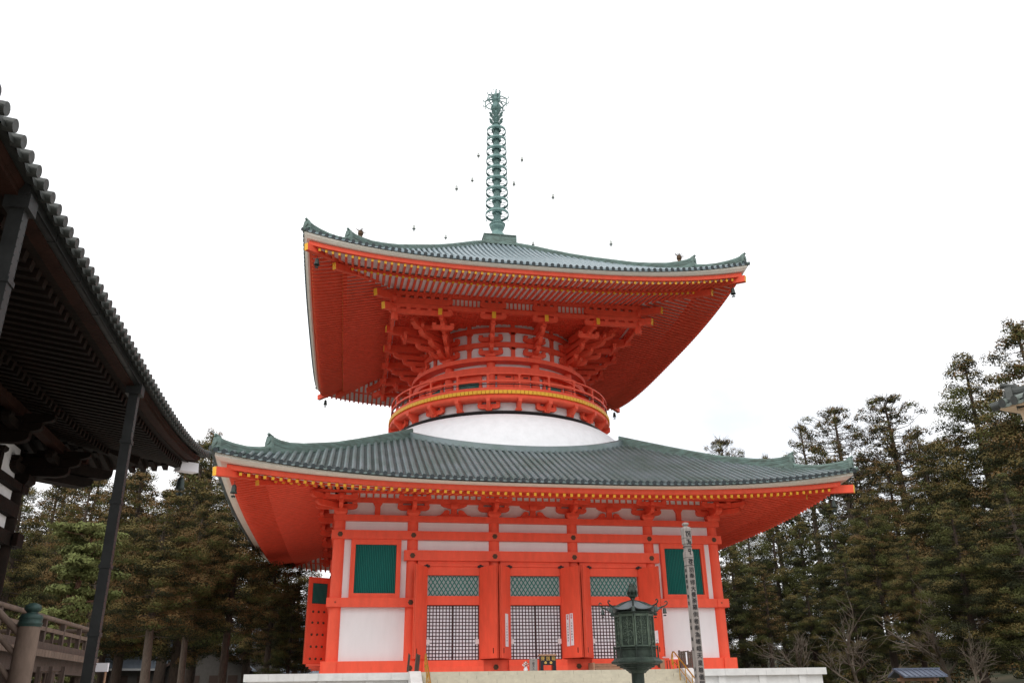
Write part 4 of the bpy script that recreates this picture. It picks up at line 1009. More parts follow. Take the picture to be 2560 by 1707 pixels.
for z0_, z1_, ex, yy in ((.75, 1.0, 0, -9.95), (2.2, 2.5, 0, -9.98), (3.75, 4.1, .45, -9.98), (4.5, 4.85, 0, -9.97), (5.2, 5.4, .3, -10.0)):
    for k in range(2):
        m = MB(); e = 9.7+ex if k == 0 else 9.38
        m.bx(-e, e, yy, -9.5, z0_, z1_)
        if k and ex: m.bx(-9.7-ex, -10.02, yy, -9.5, z0_+.003, z1_-.003); m.bx(10.02, 9.7+ex, yy, -9.5, z0_+.003, z1_-.003)
        b = build(m, 'hall_beam', WDK, hall, origin=(0, -9.7, z0_))
        if k == 0: rotcopy(b, 2)
        else: rotcopy(b, 1); rotcopy(b, 3); bpy.data.objects.remove(b)
m = MB()
for i in range(5):
    for z0_, z1_ in ((1.0, 2.2), (2.5, 3.75), (4.1, 4.5), (4.85, 5.2), (5.4, 6.35)):
        m.bx(HX_[i]+.24, HX_[i+1]-.24, -9.78, -9.7, z0_, z1_, 1 if z1_ < 4 and i in (1, 2, 3) else 0)
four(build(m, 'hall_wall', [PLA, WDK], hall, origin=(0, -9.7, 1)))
m = MB(); m.bx(-9.4, 9.4, -9.4, 9.4, GZ, 6.6); build(m, 'hall_core', DARK, hall)
for i, x in enumerate(HX_):
    m = MB(); y = -9.85
    blk(m, (x, y), 5.402, .6, .26); arm(m, (x, y), (1, 0), .85, 5.66, 5.92, .2); arm(m, (x, y-.4), (0, 1), .8, 5.665, 5.93, .2)
    for dx in (-.7, 0, .7): blk(m, (x+dx, y), 5.92, .28, .14); blk(m, (x+dx, y-.85), 6.1, .26, .13)
    arm(m, (x, y-.85), (1, 0), .85, 5.98, 6.2, .18); arm(m, (x, y-.5), (0, 1), .95, 5.95, 6.18, .18)
    arm(m, (x, y-1.0), (0, 1), .7, 6.2, 6.4, .18)
    if i in (0, 5):
        s_ = -1 if i == 0 else 1
        arm(m, (x+s_*.5, y-.5), (s_*.707, -.707), 1.3, 5.67, 5.95, .22); arm(m, (x+s_*.9, y-.9), (s_*.707, -.707), 1.3, 6.0, 6.3, .22)
    b = build(m, 'hall_bracket', WDK, hall, origin=(x, -9.85, 5.4))
    if i < 5: four(b)
for x in (-7.95, -4.25, 0, 4.25, 7.95):
    m = MB(); blk(m, (x, -9.82), 5.9, .3, .14); m.bx(x-.1, x+.1, -9.9, -9.785, 5.4, 5.9); four(build(m, 'hall_strut', WDK, hall))
m = MB(); m.bx(-11.2, 11.2, -10.85, -10.6, 6.33, 6.55); q4 = four(build(m, 'hall_purlin', WRD, hall))
for q in (q4[1], q4[3]): q.location.z -= .003
# veranda on the near side and round the corner
m = MB(); m.bx(-12, 12, -12, -9.97, .92, 1.0)
for i in range(100):
    x = -12+.24*i; m.bx(x+.006, x+.234, -12.08, -12.001, .86, 1.01)
b = build(m, 'veranda_floor', WRA, hall, origin=(0, -11, .9)); 
m = MB(); m.bx(-9.95, 9.95, -12, -9.97, .92, 1.0); m.bx(-9.95, 9.95, -12.08, -12.0, .86, 1.01); b2 = build(m, 'veranda_floor', WRA, hall, origin=(0, -11, .9)); rotcopy(b2, 1); rotcopy(b2, 3); bpy.data.objects.remove(b2); rotcopy(b, 2)
m = MB(); m.bx(-11.9, 11.9, -11.85, -11.7, .55, .9); four(build(m, 'veranda_beam', WGR, hall))
for k in (0, 1):
    for i in range(9):
        x = -11.6+23.2*i/8
        m = MB(); m.box((x, -11.75, (GZ+.54)/2), (.2, .2, .54-GZ)); b = build(m, 'veranda_post', WGR, hall)
        if k == 1: rotcopy(b, 1); bpy.data.objects.remove(b)
def rail(x0, x1, k, y=-11.87):
    out_ = []
    m = MB(); m.cyl((x0-.25, y, 1.75), (x1+.25, y, 1.75), .055, n=10); out_.append(build(m, 'top_rail', WRA, hall))
    m = MB(); m.bx(x0-.2, x1+.2, y-.05, y+.05, 1.44, 1.53); out_.append(build(m, 'middle_rail', WRA, hall))
    m = MB(); m.bx(x0-.1, x1+.1, y-.07, y+.07, 1.03, 1.19); out_.append(build(m, 'bottom_rail', WGR, hall))
    n = max(1, round((x1-x0)/1.5))
    for i in range(n+1):
        x = x0+(x1-x0)*i/n; m = MB(); m.bx(x-.06, x+.06, y-.05, y+.05, 1.19, 1.70); out_.append(build(m, 'rail_post', WGR, hall))
        if i < n: x += (x1-x0)/n/2; m = MB(); m.bx(x-.035, x+.035, y-.03, y+.03, 1.19, 1.44); out_.append(build(m, 'rail_post', WGR, hall))
    if k:
        for o in out_: rotcopy(o, k); bpy.data.objects.remove(o)
rail(2.6, 11.87, 0); rail(-11.87, -2.6, 0); rail(-11.8, 11.8, 1)
FINM = mat('dark_verdigris', (.035, .075, .065), .5, .2, var=.5, scale=6)
# stairs in the middle with big capped newel posts
m = MB()
for i in range(8): m.bx(-2.4, 2.4, -12.1-.28*(i+1), -12.1-.28*i+.05, .82-.3*i-.06, .82-.3*i)
m.prism([(-12.1, .9), (-12.3, .9), (-14.6, GZ), (-12.1, GZ)], (2.45, 0, 0), (0, 1, 0), (0, 0, 1), (1, 0, 0), .1); m.prism([(-12.1, .9), (-12.3, .9), (-14.6, GZ), (-12.1, GZ)], (-2.45, 0, 0), (0, 1, 0), (0, 0, 1), (1, 0, 0), .1)
build(m, 'hall_stairs', WGR, hall)
for x in (1.66, -2.6):
    y = -13.25 if x > 0 else -13.6
    m = MB(); m.cyl((x, y, GZ), (x, y, 1.17), .19, .18, 20); nw = build(m, 'newel_post', WRA, hall)
    m = MB(); m.lathe([(.188, 1.13), (.192, 1.16), (.2, 1.17), (.2, 1.2), (.188, 1.21), (.188, 1.26), (.195, 1.27), (.175, 1.33), (.10, 1.355), (.085, 1.375), (.10, 1.385), (.135, 1.42), (.142, 1.455), (.12, 1.50), (.07, 1.525), (0, 1.545)], c=(x, y, 0), n=24); build(m, 'copper_finial', FINM, nw)
    xs = x
    for zt, zb, r_ in ((1.75, .98, .06), (1.45, .62, .05), (1.1, .2, .05)):
        m = MB(); m.tube([(xs, -11.87, zt), (xs, -12.4, zt-.1), (xs, y+.1, zb)], r_, 8); build(m, 'stair_rail', WRA, hall)
m = MB(); m.beam((13.25, -13.25, 6.975), (13.74, -13.74, 7.025), .315, .315); build(m, 'beam_end_cover', PAP, hall)
# gutter over the stairs and its two square downpipes
m = MB(); gy = -13.78
m.bx(-4.15, 4.15, gy-.12, gy+.12, 6.500, 6.525)
m.bx(-4.15, 4.15, gy-.13, gy-.105, 6.500, 6.720); m.bx(-4.15, 4.15, gy+.105, gy+.13, 6.500, 6.660)
for i in range(7): x = -4.15+8.3*i/6; m.bx(x-.02, x+.02, gy-.14, gy+.14, 6.492, 6.725)
build(m, 'gutter', GUT, hall)
for x in (-4.0, 4.02):
    m = MB(); m.bx(x-.16, x+.16, gy-.17, gy+.17, 6.3, 6.53); m.bx(x-.10, x+.10, gy-.10, gy+.10, GZ, 6.3)
    z = 5.2
    while z > GZ: m.bx(x-.12, x+.12, gy-.12, gy+.12, z-.04, z+.04); z -= 1.35
    for i in range(60): 
        for e in (-.085, .085): m.sphere((x+e, gy-.101, 6.25-i*.135), .012, 5, 3)
    build(m, 'downpipe', GUT, hall)
bell_w = lambda lx, ly, z: (HC.x+lx*cos(RH)-ly*sin(RH), HC.y+lx*sin(RH)+ly*cos(RH), z)
bell(bell_w(13.3, -13.4, 6.62), 'dark wind bell under the far corner of the old wooden hall', 'wind bells under the eave corners', 1.0)
# low lattice gate and sign beside the veranda
lg = empty('lattice_gate', (-17.35, -42, GZ)); tag(lg, 'small grey lattice gate standing below the hall veranda', 'gate'); m = MB()
for x in (-17.6, -17.35, -17.1): m.bx(x-.04, x+.04, -42.05, -41.97, GZ, .62)
build(m, 'gate_post', WGR, lg); m = MB()
for i in range(5): m.bx(-17.54+.09*i, -17.52+.09*i, -42.02, -42.0, GZ+.4, .5)
for z in (.5, .2, -.1, -.4): m.bx(-17.6, -17.1, -42.025, -41.995, z, z+.03)
build(m, 'lattice', WRA, lg)
sb = empty('sign_box', (-16.33, -42, GZ)); tag(sb, 'small white box on an orange stake behind the downpipe', 'sign box'); m = MB(); m.bx(-16.5, -16.18, -42.05, -41.95, .5, .68); build(m, 'white_box', PAP, sb)
m = MB(); m.cyl((-16.22, -42, GZ), (-16.22, -42, .5), .025, n=8); build(m, 'stake', TAN, sb)

# ============================================================ roof corner of a hall at the right edge
R2 = -pi/2; H2C = Vector((11.62, -50.75, 0))
hall2 = empty('side_hall', (0, 0, GZ)); hall2.location = (H2C.x, H2C.y, GZ); hall2.rotation_euler = (0, 0, R2); WO[hall2] = Vector((0, 0, GZ))
tag(hall2, 'tiled roof corner of a neighbouring hall cut by the right edge', 'hall')
SDT = mat('side_tile', (.17, .20, .18), .5, .2, var=.4, scale=4)
SM = dict(red=BCH, end=BCH, board=BCH, edge=BCH, ridge=DTL, cap=DTL, tip=BCH)
make_roof('side_roof', 'grey-green tiled roof with pale eaves', 6.0, 6.45, .45, .02, .3, SDT, .3, 6.72, 0,
    [('hip_ridge', [(.4, 10.2, .5), (3, 8.4, .45), (4.6, 7.45, .42), (5.4, 7.15, .4), (5.65, 7.15, .42)], .3)],
    None, (5.5, 6.15, .2), (4.8, 6.2, .2), .2, .15, 14, ((5.6, 6.25), (5.0, 6.2), 0), 4.2, parent=hall2, sp=.42, M=SM, rsq=True, bd=(.3, .2, .45, .22))
m = MB(); m.bx(-3.8, 3.8, -3.8, 3.8, GZ, 6.5); build(m, 'side_hall_wall', PLA, hall2)
for x in (-3.8, -1.3, 1.3, 3.8):
    m = MB(); m.bx(x-.15, x+.15, -3.95, -3.803, GZ, 6.3); four(build(m, 'side_hall_column', WDK, hall2))
# ============================================================ trees
def fol(name, col, col2):
    m = mat(name, col, .85, var=.4, scale=.6, col2=col2, spec=.15)
    return m
F_OL = fol('foliage_olive', (.175, .132, .048), (.100, .082, .030))
F_BR = fol('foliage_rust', (.185, .112, .045), (.120, .078, .032))
F_DK = fol('foliage_dark', (.045, .047, .022), (.020, .025, .012))  # dark foliage, also the shade painted on clump undersides
F_GR = fol('foliage_green', (.110, .112, .038), (.060, .068, .022))
F_PI = fol('pine_needles', (.185, .205, .070), (.090, .105, .034))
BK1 = mat('cedar_bark', (.085, .060, .045), .9, var=.6, scale=5, stretch=(3, 3, .4), bump=.6, bscale=10)
BK2 = mat('pale_bark', (.15, .115, .09), .9, var=.5, scale=5, stretch=(3, 3, .5), bump=.5, bscale=10)
BK3 = mat('pine_bark', (.30, .16, .11), .9, var=.5, scale=5, bump=.5, bscale=10)
BK4 = mat('bare_twigs', (.21, .17, .13), .9, var=.4, scale=2)

def puff(m, c, r, n, rg, mats, leaf, flat=.8):
    """a clump of small leaf faces on and under a rounded surface"""
    top, shade_mi = mats  # lower faces take a darker material, clump shade painted into the leaves
    for i in range(n):
        z = rg.uniform(-.75, 1); a = rg.uniform(0, 6.283); q = sqrt(max(0, 1-z*z)); rad = r*(rg.uniform(.75, 1.08) if rg.random() < .75 else rg.uniform(.2, .8))
        p = Vector((c[0]+q*cos(a)*rad, c[1]+q*sin(a)*rad, c[2]+z*rad*flat))
        u = Vector((rg.gauss(0, 1), rg.gauss(0, 1), rg.gauss(0, 1))).normalized(); w = Vector((q*cos(a), q*sin(a), z+.3)).normalized()
        v = (u-w*(u.dot(w)*.85)+Vector((0, 0, .1))).normalized(); t = v.cross(w+u*.15).normalized()
        L_ = leaf*rg.uniform(.7, 1.4); b = leaf*rg.uniform(.25, .45)
        m.add([p-t*b, p+t*b, p+v*L_+t*b*.35, p+v*L_-t*b*.35], [(0, 1, 2, 3)], top if z > -.05+rg.uniform(-.35, .35) else shade_mi)
def cedar(seed, H=28., base=.25, R=4.2, dens=1., tint=0, shape=1.5, nb=95, leaf=.14, sparse=False):
    """Japanese cedar: tapered trunk, whorled limbs, rounded clumps of foliage"""
    rg = random.Random(seed); tr = MB(); cr = MB()
    lean = (rg.uniform(-.02, .02), rg.uniform(-.02, .02))
    ax = lambda z: Vector((lean[0]*z+.25*sin(z*.13+seed), lean[1]*z+.2*cos(z*.11+seed)-.2*cos(seed), z))
    rb = H*.017
    for i in range(12):
        z0_, z1_ = H*.97*i/12, H*.97*(i+1)/12
        tr.cyl(ax(z0_), ax(z1_), rb*(1-z0_/H)**.8+.03+(.25*rb if i == 0 else 0), rb*(1-z1_/H)**.8+.03, 9, caps=False)
    for i in range(nb):
        f = (i+.5)/nb; z = H*(base+(.985-base)*f**.92); k = (z/H-base)/(1-base)
        prof = R*max(.10, (1-k**shape))*(.55+.45*min(1, k/.16))
        a = i*2.39996+rg.uniform(-.4, .4); Lb = prof*rg.uniform(.62, 1.12)
        if rg.random() < .08: Lb *= 1.2
        p0 = ax(z); d = Vector((cos(a), sin(a), 0)); rise = (rg.uniform(.15, .75) if sparse else rg.uniform(-.12, .28))*Lb
        if sparse: Lb *= rg.uniform(.55, 1.1)
        p1 = p0+d*Lb*.55+Vector((0, 0, rise*.3-.05*Lb)); p2 = p0+d*Lb+Vector((0, 0, rise))
        tr.tube([p0, p1, p2], .05, 4, rs=[.035+.014*Lb, .03, .014])
        if sparse:
            for j in range(5):
                q = p0.lerp(p2, rg.uniform(.35, 1)); tr.tube([q, q+(d*rg.uniform(.1, .6)+Vector((rg.gauss(0, .4), rg.gauss(0, .4), rg.uniform(.3, .9))))], .02, 3, rs=[.022, .01])
        if rg.random() < (.0 if not sparse else .15): continue
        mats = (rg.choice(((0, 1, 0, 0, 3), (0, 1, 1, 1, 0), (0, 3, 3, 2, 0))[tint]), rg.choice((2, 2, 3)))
        npf = max(1, int(Lb/1.0*dens))
        for j in range(npf):
            t = 1-.72*j/max(1, npf); pc = p0.lerp(p2, t)+Vector((rg.gauss(0, .28), rg.gauss(0, .28), rg.gauss(.1, .22)))
            pr = rg.uniform(.5, 1.0)*(1. if not sparse else .62)*(.7+.5*min(1, Lb/3))
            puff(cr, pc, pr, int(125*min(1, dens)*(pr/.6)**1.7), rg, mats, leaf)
    tp = ax(H*.97)
    for j in range(4): puff(cr, tp+Vector((rg.gauss(0, .3), rg.gauss(0, .3), rg.uniform(-.8, .5))), .42, 95, rg, (0, 2), leaf)
    return tr, cr
def bare(seed, H=8., spread=.9, n0=5, twig=3):
    rg = random.Random(seed); m = MB()
    def grow(p, d, l_, r, lv):
        pts = [p]; q = p
        for i in range(4):
            d = (d+Vector((rg.gauss(0, .16), rg.gauss(0, .16), rg.gauss(.04, .10)))).normalized(); q = q+d*l_/4; pts.append(q)
        m.tube(pts, r, 5 if lv < 2 else 3, rs=[r*(1-.14*i) for i in range(5)])
        if lv < twig:
            for j in range(rg.randint(4, 6) if lv else n0):
                t = rg.uniform(.3, 1); pp = pts[min(4, int(t*4))]
                e = (d+Vector((rg.gauss(0, spread), rg.gauss(0, spread), rg.gauss(.05, spread*.6)))).normalized()
                grow(pp, e, l_*rg.uniform(.5, .8), r*.5, lv+1)
    grow(Vector((0, 0, 0)), Vector((rg.uniform(-.2, .2), 0, 1)), H*.42, H*.018, 0)
    return m
def pine(seed, H=13.):
    rg = random.Random(seed); tr = MB(); cr = MB(); pts = [Vector((0, 0, 0))]; d = Vector((.12, 0, 1))
    for i in range(9):
        d = (d+Vector((rg.gauss(0, .22), rg.gauss(0, .2), .15))).normalized(); pts.append(pts[-1]+d*H/9)
    tr.tube(pts, .2, 9, rs=[.30*(1-i/11) for i in range(10)])
    for i in range(3, 10):
        for j in range(4):
            a = rg.uniform(0, 6.28); L_ = rg.uniform(.9, 2.4)*(1-.05*i); q = [pts[i]]
            e = Vector((cos(a), sin(a), rg.uniform(-.1, .35)))
            for s_ in range(4): e = (e+Vector((rg.gauss(0, .25), rg.gauss(0, .25), rg.gauss(0, .18)))).normalized(); q.append(q[-1]+e*L_/4)
            tr.tube(q, .05, 5, rs=[.09, .07, .05, .035, .02])
            for b in (2, 3, 4):
                for k in range(3): puff(cr, q[b]+Vector((rg.gauss(0, .35), rg.gauss(0, .35), .15+rg.gauss(0, .1))), rg.uniform(.3, .6), 95, rg, (0, 1), .14, .35)
    return tr, cr

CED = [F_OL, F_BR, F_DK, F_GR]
protos = {}
def proto(key, **kw):
    tr, cr = cedar(**kw); protos[key] = (tr.mesh('trunk', kw.get('bark', BK1), (0, 0, 0)), cr.mesh('crown', CED, (0, 0, 0)))
for key, kw in dict(
        A=dict(seed=1, R=5.2, base=.18, tint=0, nb=130, shape=1.8), B=dict(seed=2, R=4.8, base=.22, tint=1, nb=125, shape=1.9), C=dict(seed=3, R=5.6, base=.12, tint=0, nb=135, shape=2.1),
        D=dict(seed=4, R=5.2, base=.10, tint=2, nb=135, shape=2.0), E=dict(seed=5, R=3.4, base=.40, tint=1, nb=80, dens=.8),
        S=dict(seed=6, R=4.6, base=.45, tint=1, nb=110, dens=.9, sparse=True, shape=3.4), T=dict(seed=8, R=3.8, base=.40, tint=0, nb=100, dens=.75, sparse=True, shape=2.6),
        K=dict(seed=9, R=4.4, base=.36, tint=1, nb=110, shape=2.0)).items():
    proto(key, **kw)
TH = 28.
def tree(key, x, y, top, label, name='cedar_tree', cat='cedar tree', group='cedar trees round the pagoda', rz=0, wide=1., bark=None):
    g = gz(x, y)-.1; s_ = (top-g)/TH
    t = empty(name, (x, y, g)); tag(t, label, cat, group); t.scale = (s_*wide, s_*wide, s_); t.rotation_euler = (0, 0, rz)
    for nm, me in zip(('trunk', 'crown'), protos[key]):
        o = bpy.data.objects.new(nm, me); COL.objects.link(o); o.parent = t
        if nm == 'trunk' and bark:
            o.data = me.copy(); o.data.materials.clear(); o.data.materials.append(bark)
    return t
TREES = [
    ('A', -34.2, 2.0, 15.3, 1.00, '', 1.48, 'olive cedar beyond the hall veranda, farthest left under the eave'),
    ('B', -33.5, 14.0, 18.6, 1.00, 'p', 0.65, 'slender olive-brown cedar seen left of the nearer downpipe'),
    ('E', -42.1, 34.0, 22.7, 1.10, '', 2.49, 'rusty cedar rising behind the green pine'),
    ('B', -33.5, 26.0, 21.4, 1.10, '', 0.97, 'narrow cedar seen between the downpipe and the hall eave'),
    ('K', -23.5, -2.0, 13.5, 1.30, 'p', 0.42, 'broad rusty-brown cedar with a thick pale forked trunk left of the pagoda'),
    ('B', -30.3, 20.0, 20.9, 1.20, '', 2.52, 'brown cedar just behind the broad rusty one'),
    ('K', -22.3, 4.0, 13.9, 1.05, 'p', 5.76, 'cedar with a slim straight pale trunk in front of the grey gabled house'),
    ('A', -26.0, 22.0, 23.8, 1.20, '', 5.03, 'tall olive cedar showing over the hall eave tip'),
    ('K', -19.8, 6.0, 15.8, 1.15, '', 4.81, 'olive cedar with a thick leaning trunk under the left roof corner'),
    ('B', -27.6, 40.0, 30.2, 1.00, '', 1.39, 'cedar whose tip pokes above the left ridge end of the lower roof'),
    ('K', -17.7, 16.0, 13.4, 1.30, '', 3.37, 'low dark cedar under the left eave of the pagoda'),
    ('B', -21.5, 38.0, 19.6, 1.30, '', 1.74, 'wide dark cedar behind the left eave of the pagoda'),
    ('B', -16.0, 30.0, 15.8, 1.20, '', 1.08, 'dark cedar directly behind the left wall of the pagoda'),
    ('D', -15.3, 10.0, 8.5, 1.10, '', 0.67, 'short dark cedar next to the studded side door'),
    ('E', -26.3, -6.0, 10.9, 1.00, '', 1.35, 'dark green cedar seen just right of the green pine'),
    ('C', -42.9, 22.0, 18.5, 1.20, '', 5.82, 'cedar mostly hidden behind the hall wall on the far left'),
    ('E', -32.7, 50.0, 28.6, 1.30, '', 5.21, 'distant cedar filling the gap left of the pagoda roof corner'),
    ('D', -45.9, 44.0, 17.8, 1.30, '', 5.07, 'distant dark cedar low behind the veranda rail'),
    ('S', 44.1, 55.0, 35.9, 0.90, '', 5.03, 'lone small treetop showing above the right ridge of the lower roof'),
    ('T', 54.5, 60.0, 35.0, 0.90, '', 1.21, 'thin twiggy treetop right of the lone small treetop'),
    ('T', 59.7, 58.0, 39.8, 1.00, 'p', 1.95, 'thin pale sparse tree above the right ridge end'),
    ('S', 61.4, 50.0, 40.0, 1.25, 'p', 3.94, 'round-topped sparse tree with a pale trunk above the roof corner'),
    ('S', 67.2, 46.0, 40.8, 1.35, '', 4.60, 'rust-brown sparse tree to the right of the round-topped one'),
    ('T', 76.9, 52.0, 37.9, 1.10, '', 5.37, 'bare-topped twiggy tree left of the tall dark cedar'),
    ('C', 61.0, 20.0, 37.4, 1.15, '', 5.53, 'tall dark cedar with layered top near the right edge'),
    ('B', 56.7, 6.0, 35.7, 1.25, 'p', 0.54, 'tallest rust-brown cedar cut by the right edge'),
    ('A', 76.4, 34.0, 34.1, 1.20, '', 3.80, 'cedar filling the gap behind the two tallest on the right'),
    ('A', 57.0, 26.0, 26.3, 1.30, '', 4.22, 'broad olive cedar left of the tall dark one'),
    ('B', 58.5, 36.0, 27.8, 1.20, '', 3.18, 'rusty cedar right of the pagoda roof corner'),
    ('C', 44.2, 20.0, 19.8, 1.15, '', 1.12, 'dense olive cedar below the right roof corner'),
    ('D', 48.0, 34.0, 21.4, 1.20, '', 2.97, 'dark cedar with sky gaps under the right roof corner'),
    ('D', 49.2, 44.0, 22.2, 1.20, '', 0.56, 'dark cedar under the right eave of the pagoda'),
    ('D', 40.0, 34.0, 19.5, 1.20, '', 5.87, 'green-black cedar close to the right wall of the pagoda'),
    ('C', 43.6, 48.0, 21.7, 1.20, '', 5.44, 'dark cedar half hidden by the right corner of the pagoda'),
    ('D', 32.9, 8.0, 12.0, 1.15, '', 3.44, 'lower dark cedar in front at the middle of the right wood'),
    ('A', 36.4, 4.0, 12.2, 1.10, '', 1.89, 'lower olive cedar above the bare grey shrubs'),
    ('D', 35.6, -4.0, 13.6, 1.30, '', 5.71, 'deep green cedar in the right foreground'),
    ('D', 37.5, -8.0, 14.8, 1.30, 'p', 3.59, 'dark cedar with a pale leaning trunk at the right edge'),
    ('D', 33.4, 16.0, 9.9, 1.20, '', 5.54, 'short dark cedar right of the platform corner'),
    ('E', 28.7, 16.0, 11.2, 1.30, '', 5.33, 'thin-stemmed cedar behind the platform end'),
    ('C', 51.7, 14.0, 13.3, 1.30, '', 3.19, 'dark cedar low at the right behind the bare trees'),
    ('D', 26.6, 18.0, 14.4, 1.10, '', 2.60, 'dark cedar touching the right wall of the pagoda'),
    ('D', 73.0, 26.0, 29.1, 1.30, '', 3.76, 'dark cedar partly outside the right edge'),
    ('C', 53.1, 0.0, 25.0, 1.20, '', 2.71, 'cedar just outside the right edge'),
    ('B', -50.3, 60.0, 28.2, 1.40, '', 0.40, 'far brown cedar behind the green pine, left of the sign box'),
    ('A', -54.5, 46.0, 25.5, 1.40, '', 2.40, 'far olive cedar behind the rail at the extreme left'),
    ('A', -43.8, 50.0, 26.9, 1.35, '', 4.10, 'far olive cedar showing just left of the downpipe foot'),
    ('B', -39.6, 57.0, 28.6, 1.40, '', 1.10, 'far brown cedar showing just right of the downpipe'),
    ('A', -33.5, 66.0, 31.0, 1.30, '', 5.00, 'far olive cedar right above the gabled house'),
    ('A', 69.4, 60.0, 32.9, 1.30, '', 3.30, 'far olive cedar behind the roof corner at the right'),
    ('B', 79.6, 50.0, 35.6, 1.30, '', 2.00, 'far brown cedar left of the tall dark cedar')]
for k, x, y, top, w, b, rz, lab in TREES: tree(k, x, y, top, lab, rz=rz, wide=w, bark=BK2 if b else None)

# green pine with a reddish crooked trunk beside the hall
tr, cr_ = pine(21, 9.3)
pt = empty('pine_tree', (-24.6, -20, GZ)); tag(pt, 'bright green pine with crooked reddish trunk beyond the veranda', 'pine tree')
build(tr, 'trunk', BK3, pt, origin=(0, 0, 0)).location = (0, 0, 0); build(cr_, 'crown', [F_PI, F_GR], pt, origin=(0, 0, 0)).location = (0, 0, 0)
# bare trees on the slope at the right
for sd_, x, y, H, lab in ((31, 35.5, 0, 8.5, 'pale bare tree with forked spreading limbs left of the small roofed gate'), (32, 40.5, -3, 7, 'bare grey tree with tangled limbs above the small roofed gate'), (33, 47.5, -2, 8.5, 'bare tree with a long pale side limb near the right edge'),
        (34, 29.5, 3, 7, 'thin bare shrub just right of the platform corner'), (35, 27, 8, 6.5, 'low bare shrub behind the right end of the platform'), (36, 50, -6, 5.5, 'bare bush at the bottom right corner'), (37, 33, -6, 4.5, 'low bare bush in front of the forked pale tree')):
    t = empty('bare_tree', (x, y, gz(x, y)-.1)); tag(t, lab, 'bare tree', 'leafless trees on the right slope')
    m = bare(sd_, H*1.45, .75, 6, 3); build(m, 'branches', BK4, t, origin=(0, 0, 0)).location = (0, 0, 0)
# undergrowth and the far wood that closes the gaps between the trunks
rg = random.Random(77); m = MB()
for i in range(520):
    x = rg.uniform(17, 75); y = rg.uniform(2, 50); r = rg.uniform(.5, 1.3); puff(m, (x, y, gz(x, y)+r*.5), r, 70, rg, (rg.choice((0, 1, 2, 3)), 2), .22)
for i in range(120):
    x = rg.uniform(-62, -12); y = rg.uniform(30, 46); r = rg.uniform(.4, .8); puff(m, (x, y, gz(x, y)+r*.4), r, 60, rg, (rg.choice((0, 2, 3)), 2), .22)
o = build(m, 'undergrowth', CED, origin=(0, 0, 0)); tag(o, 'brown and dark green undergrowth on the forest floor', 'undergrowth'); o['kind'] = 'stuff'
m = MB()
for i in range(1500):
    x = rg.uniform(-110, 165); y = 84+rg.uniform(-5, 14)-.12*abs(x); top = 17+4*sin(x*.11)+3*sin(x*.31+1)+(9 if x > 30 else 0)-(7 if -45 < x < -5 else 0)
    z = gz(x, y)+top*rg.random()**.7; r = rg.uniform(1.1, 2.2); puff(m, (x, y, z), r, 60, rg, (rg.choice((0, 2, 3)), 2), .5)
o = build(m, 'far_wood', CED, origin=(0, 0, 0)); tag(o, 'distant dark wood seen between the cedar trunks', 'wood'); o['kind'] = 'stuff'
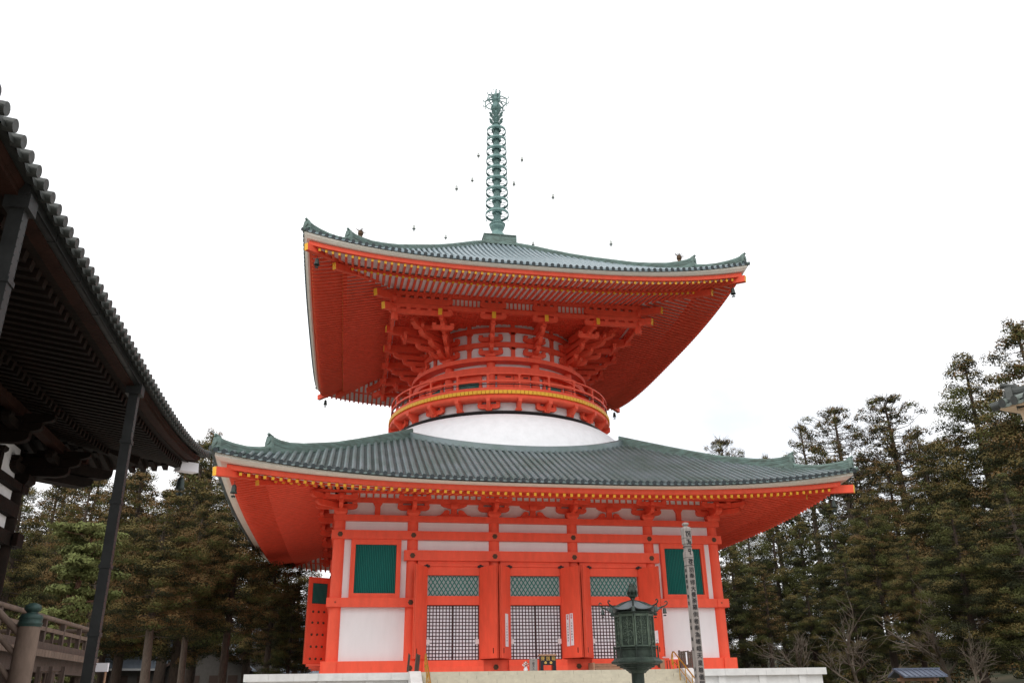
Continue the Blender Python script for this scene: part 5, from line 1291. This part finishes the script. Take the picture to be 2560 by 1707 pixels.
# houses beyond the trees on the left
ROOFB = mat('blue_grey_roof', (.20, .23, .27), .6, var=.2, scale=1, stretch=(1, 1, 1)); HWAL = mat('house_wall', (.13, .12, .11), .9, var=.2); HDRK = mat('house_timber', (.07, .045, .035), .8); HEDG = mat('house_edge', (.62, .62, .62), .8)
def house(cx, y, w, dpt, zw, zr, lab, gable=True, rz=0):
    t = empty('house', (cx, y, GZ)); tag(t, lab, 'house', 'houses beyond the trees')
    WO[t] = Vector((0, 0, 0)); t.rotation_euler = (0, 0, rz)
    h = zw-GZ; r = zr-GZ
    m = MB(); m.bx(-w/2, w/2, -dpt/2, dpt/2, 0, h)
    if gable: m.prism([(-w/2, h), (w/2, h), (0, r-.2)], (0, 0, 0), (1, 0, 0), (0, 0, 1), (0, 1, 0), dpt-.02)
    o = build(m, 'wall', HWAL, t, origin=(0, 0, 0))
    m = MB()
    if gable:
        for s_ in (-1, 1): m.prism([(0, r), (s_*(w/2+.9), h-.35), (s_*(w/2+.9), h-.15), (0, r+.25)][::s_], (0, 0, 0), (1, 0, 0), (0, 0, 1), (0, 1, 0), dpt+1.6)
    else:
        for s_ in (-1, 1): m.prism([(0, r), (s_*(dpt/2+.9), h-.2), (s_*(dpt/2+.9), h), (0, r+.2)][::s_], (0, 0, 0), (0, 1, 0), (0, 0, 1), (1, 0, 0), w+1.4)
        for i in range(int(w/.6)):
            x = -w/2-.5+.6*i
            for s_ in (-1, 1): m.beam((x, 0, r+.24), (x, s_*(dpt/2+.9), h+.04), .06, .05)
    build(m, 'roof', ROOFB, t, origin=(0, 0, 0))
    m = MB()
    if gable:
        for s_ in (-1, 1): m.beam((0, -dpt/2-.83, r+.1), (s_*(w/2+.9), -dpt/2-.83, h-.25), .06, .3, 0)
    else: m.bx(-w/2-.7, w/2+.7, -.15, .15, r+.15, r+.45); m.bx(-w/2-.7, w/2+.7, -dpt/2-.98, -dpt/2-.9, h-.25, h)
    build(m, 'roof_edge', HEDG if not gable else HDRK, t, origin=(0, 0, 0))
    for i in range(int(w/2.2)):
        x = -w/2+1.1+2.2*i; m = MB(); m.bx(x-.55, x+.55, -dpt/2-.05, -dpt/2-.003, max(.9, h-2.1), h-.8); build(m, 'window', HDRK, t, origin=(0, 0, 0))
house(-27.5, 56, 9, 10, 3.4, 6.6, 'pale house with a dark gabled roof between the left tree trunks')
house(-19, 62, 12, 9, 6.2, 10.2, 'tall blue-grey metal-roofed building left of the studded door', gable=False)
house(-14.5, 50, 7, 6, 1.6, 3.8, 'low blue-grey roof just behind the left end of the platform', gable=False)
house(-38, 60, 10, 9, 3.6, 7.2, 'blue-grey ribbed roof seen between the forked cedar trunks', gable=False, rz=.4)
house(-47, 58, 9, 8, 2.6, 5.2, 'low grey house farthest left beyond the trees', gable=False)
# small tiled gate at the lower right
TLB = mat('blue_black_tile', (.11, .13, .18), .4)
GX, GY = 27.2, -8.0
gt = empty('small_gate', (GX, GY, GZ)); tag(gt, 'small roofed gate with dark blue tiles at the lower right', 'gate')
m = MB()
for s_ in (-1, 1):
    m.prism([(0, 1.02), (s_*.9, .60), (s_*.9, .52), (0, .92)][::s_], (GX, GY, 0), (0, 1, 0), (0, 0, 1), (1, 0, 0), 3.3)
    for i in range(9): m.cyl((GX-1.6+.4*i, GY, 1.05), (GX-1.6+.4*i, GY+s_*.92, .61), .045, n=6)
m.bx(GX-1.75, GX+1.75, GY-.09, GY+.09, 1.02, 1.13); build(m, 'gate_roof', TLB, gt)
for x in (GX-1.2, GX+1.2): m = MB(); m.bx(x-.09, x+.09, GY-.09, GY+.09, GZ, .85); build(m, 'gate_post', TAN, gt)
m = MB(); m.bx(GX-1.5, GX+1.5, GY-.11, GY+.11, .3, .48); build(m, 'gate_beam', TAN, gt)
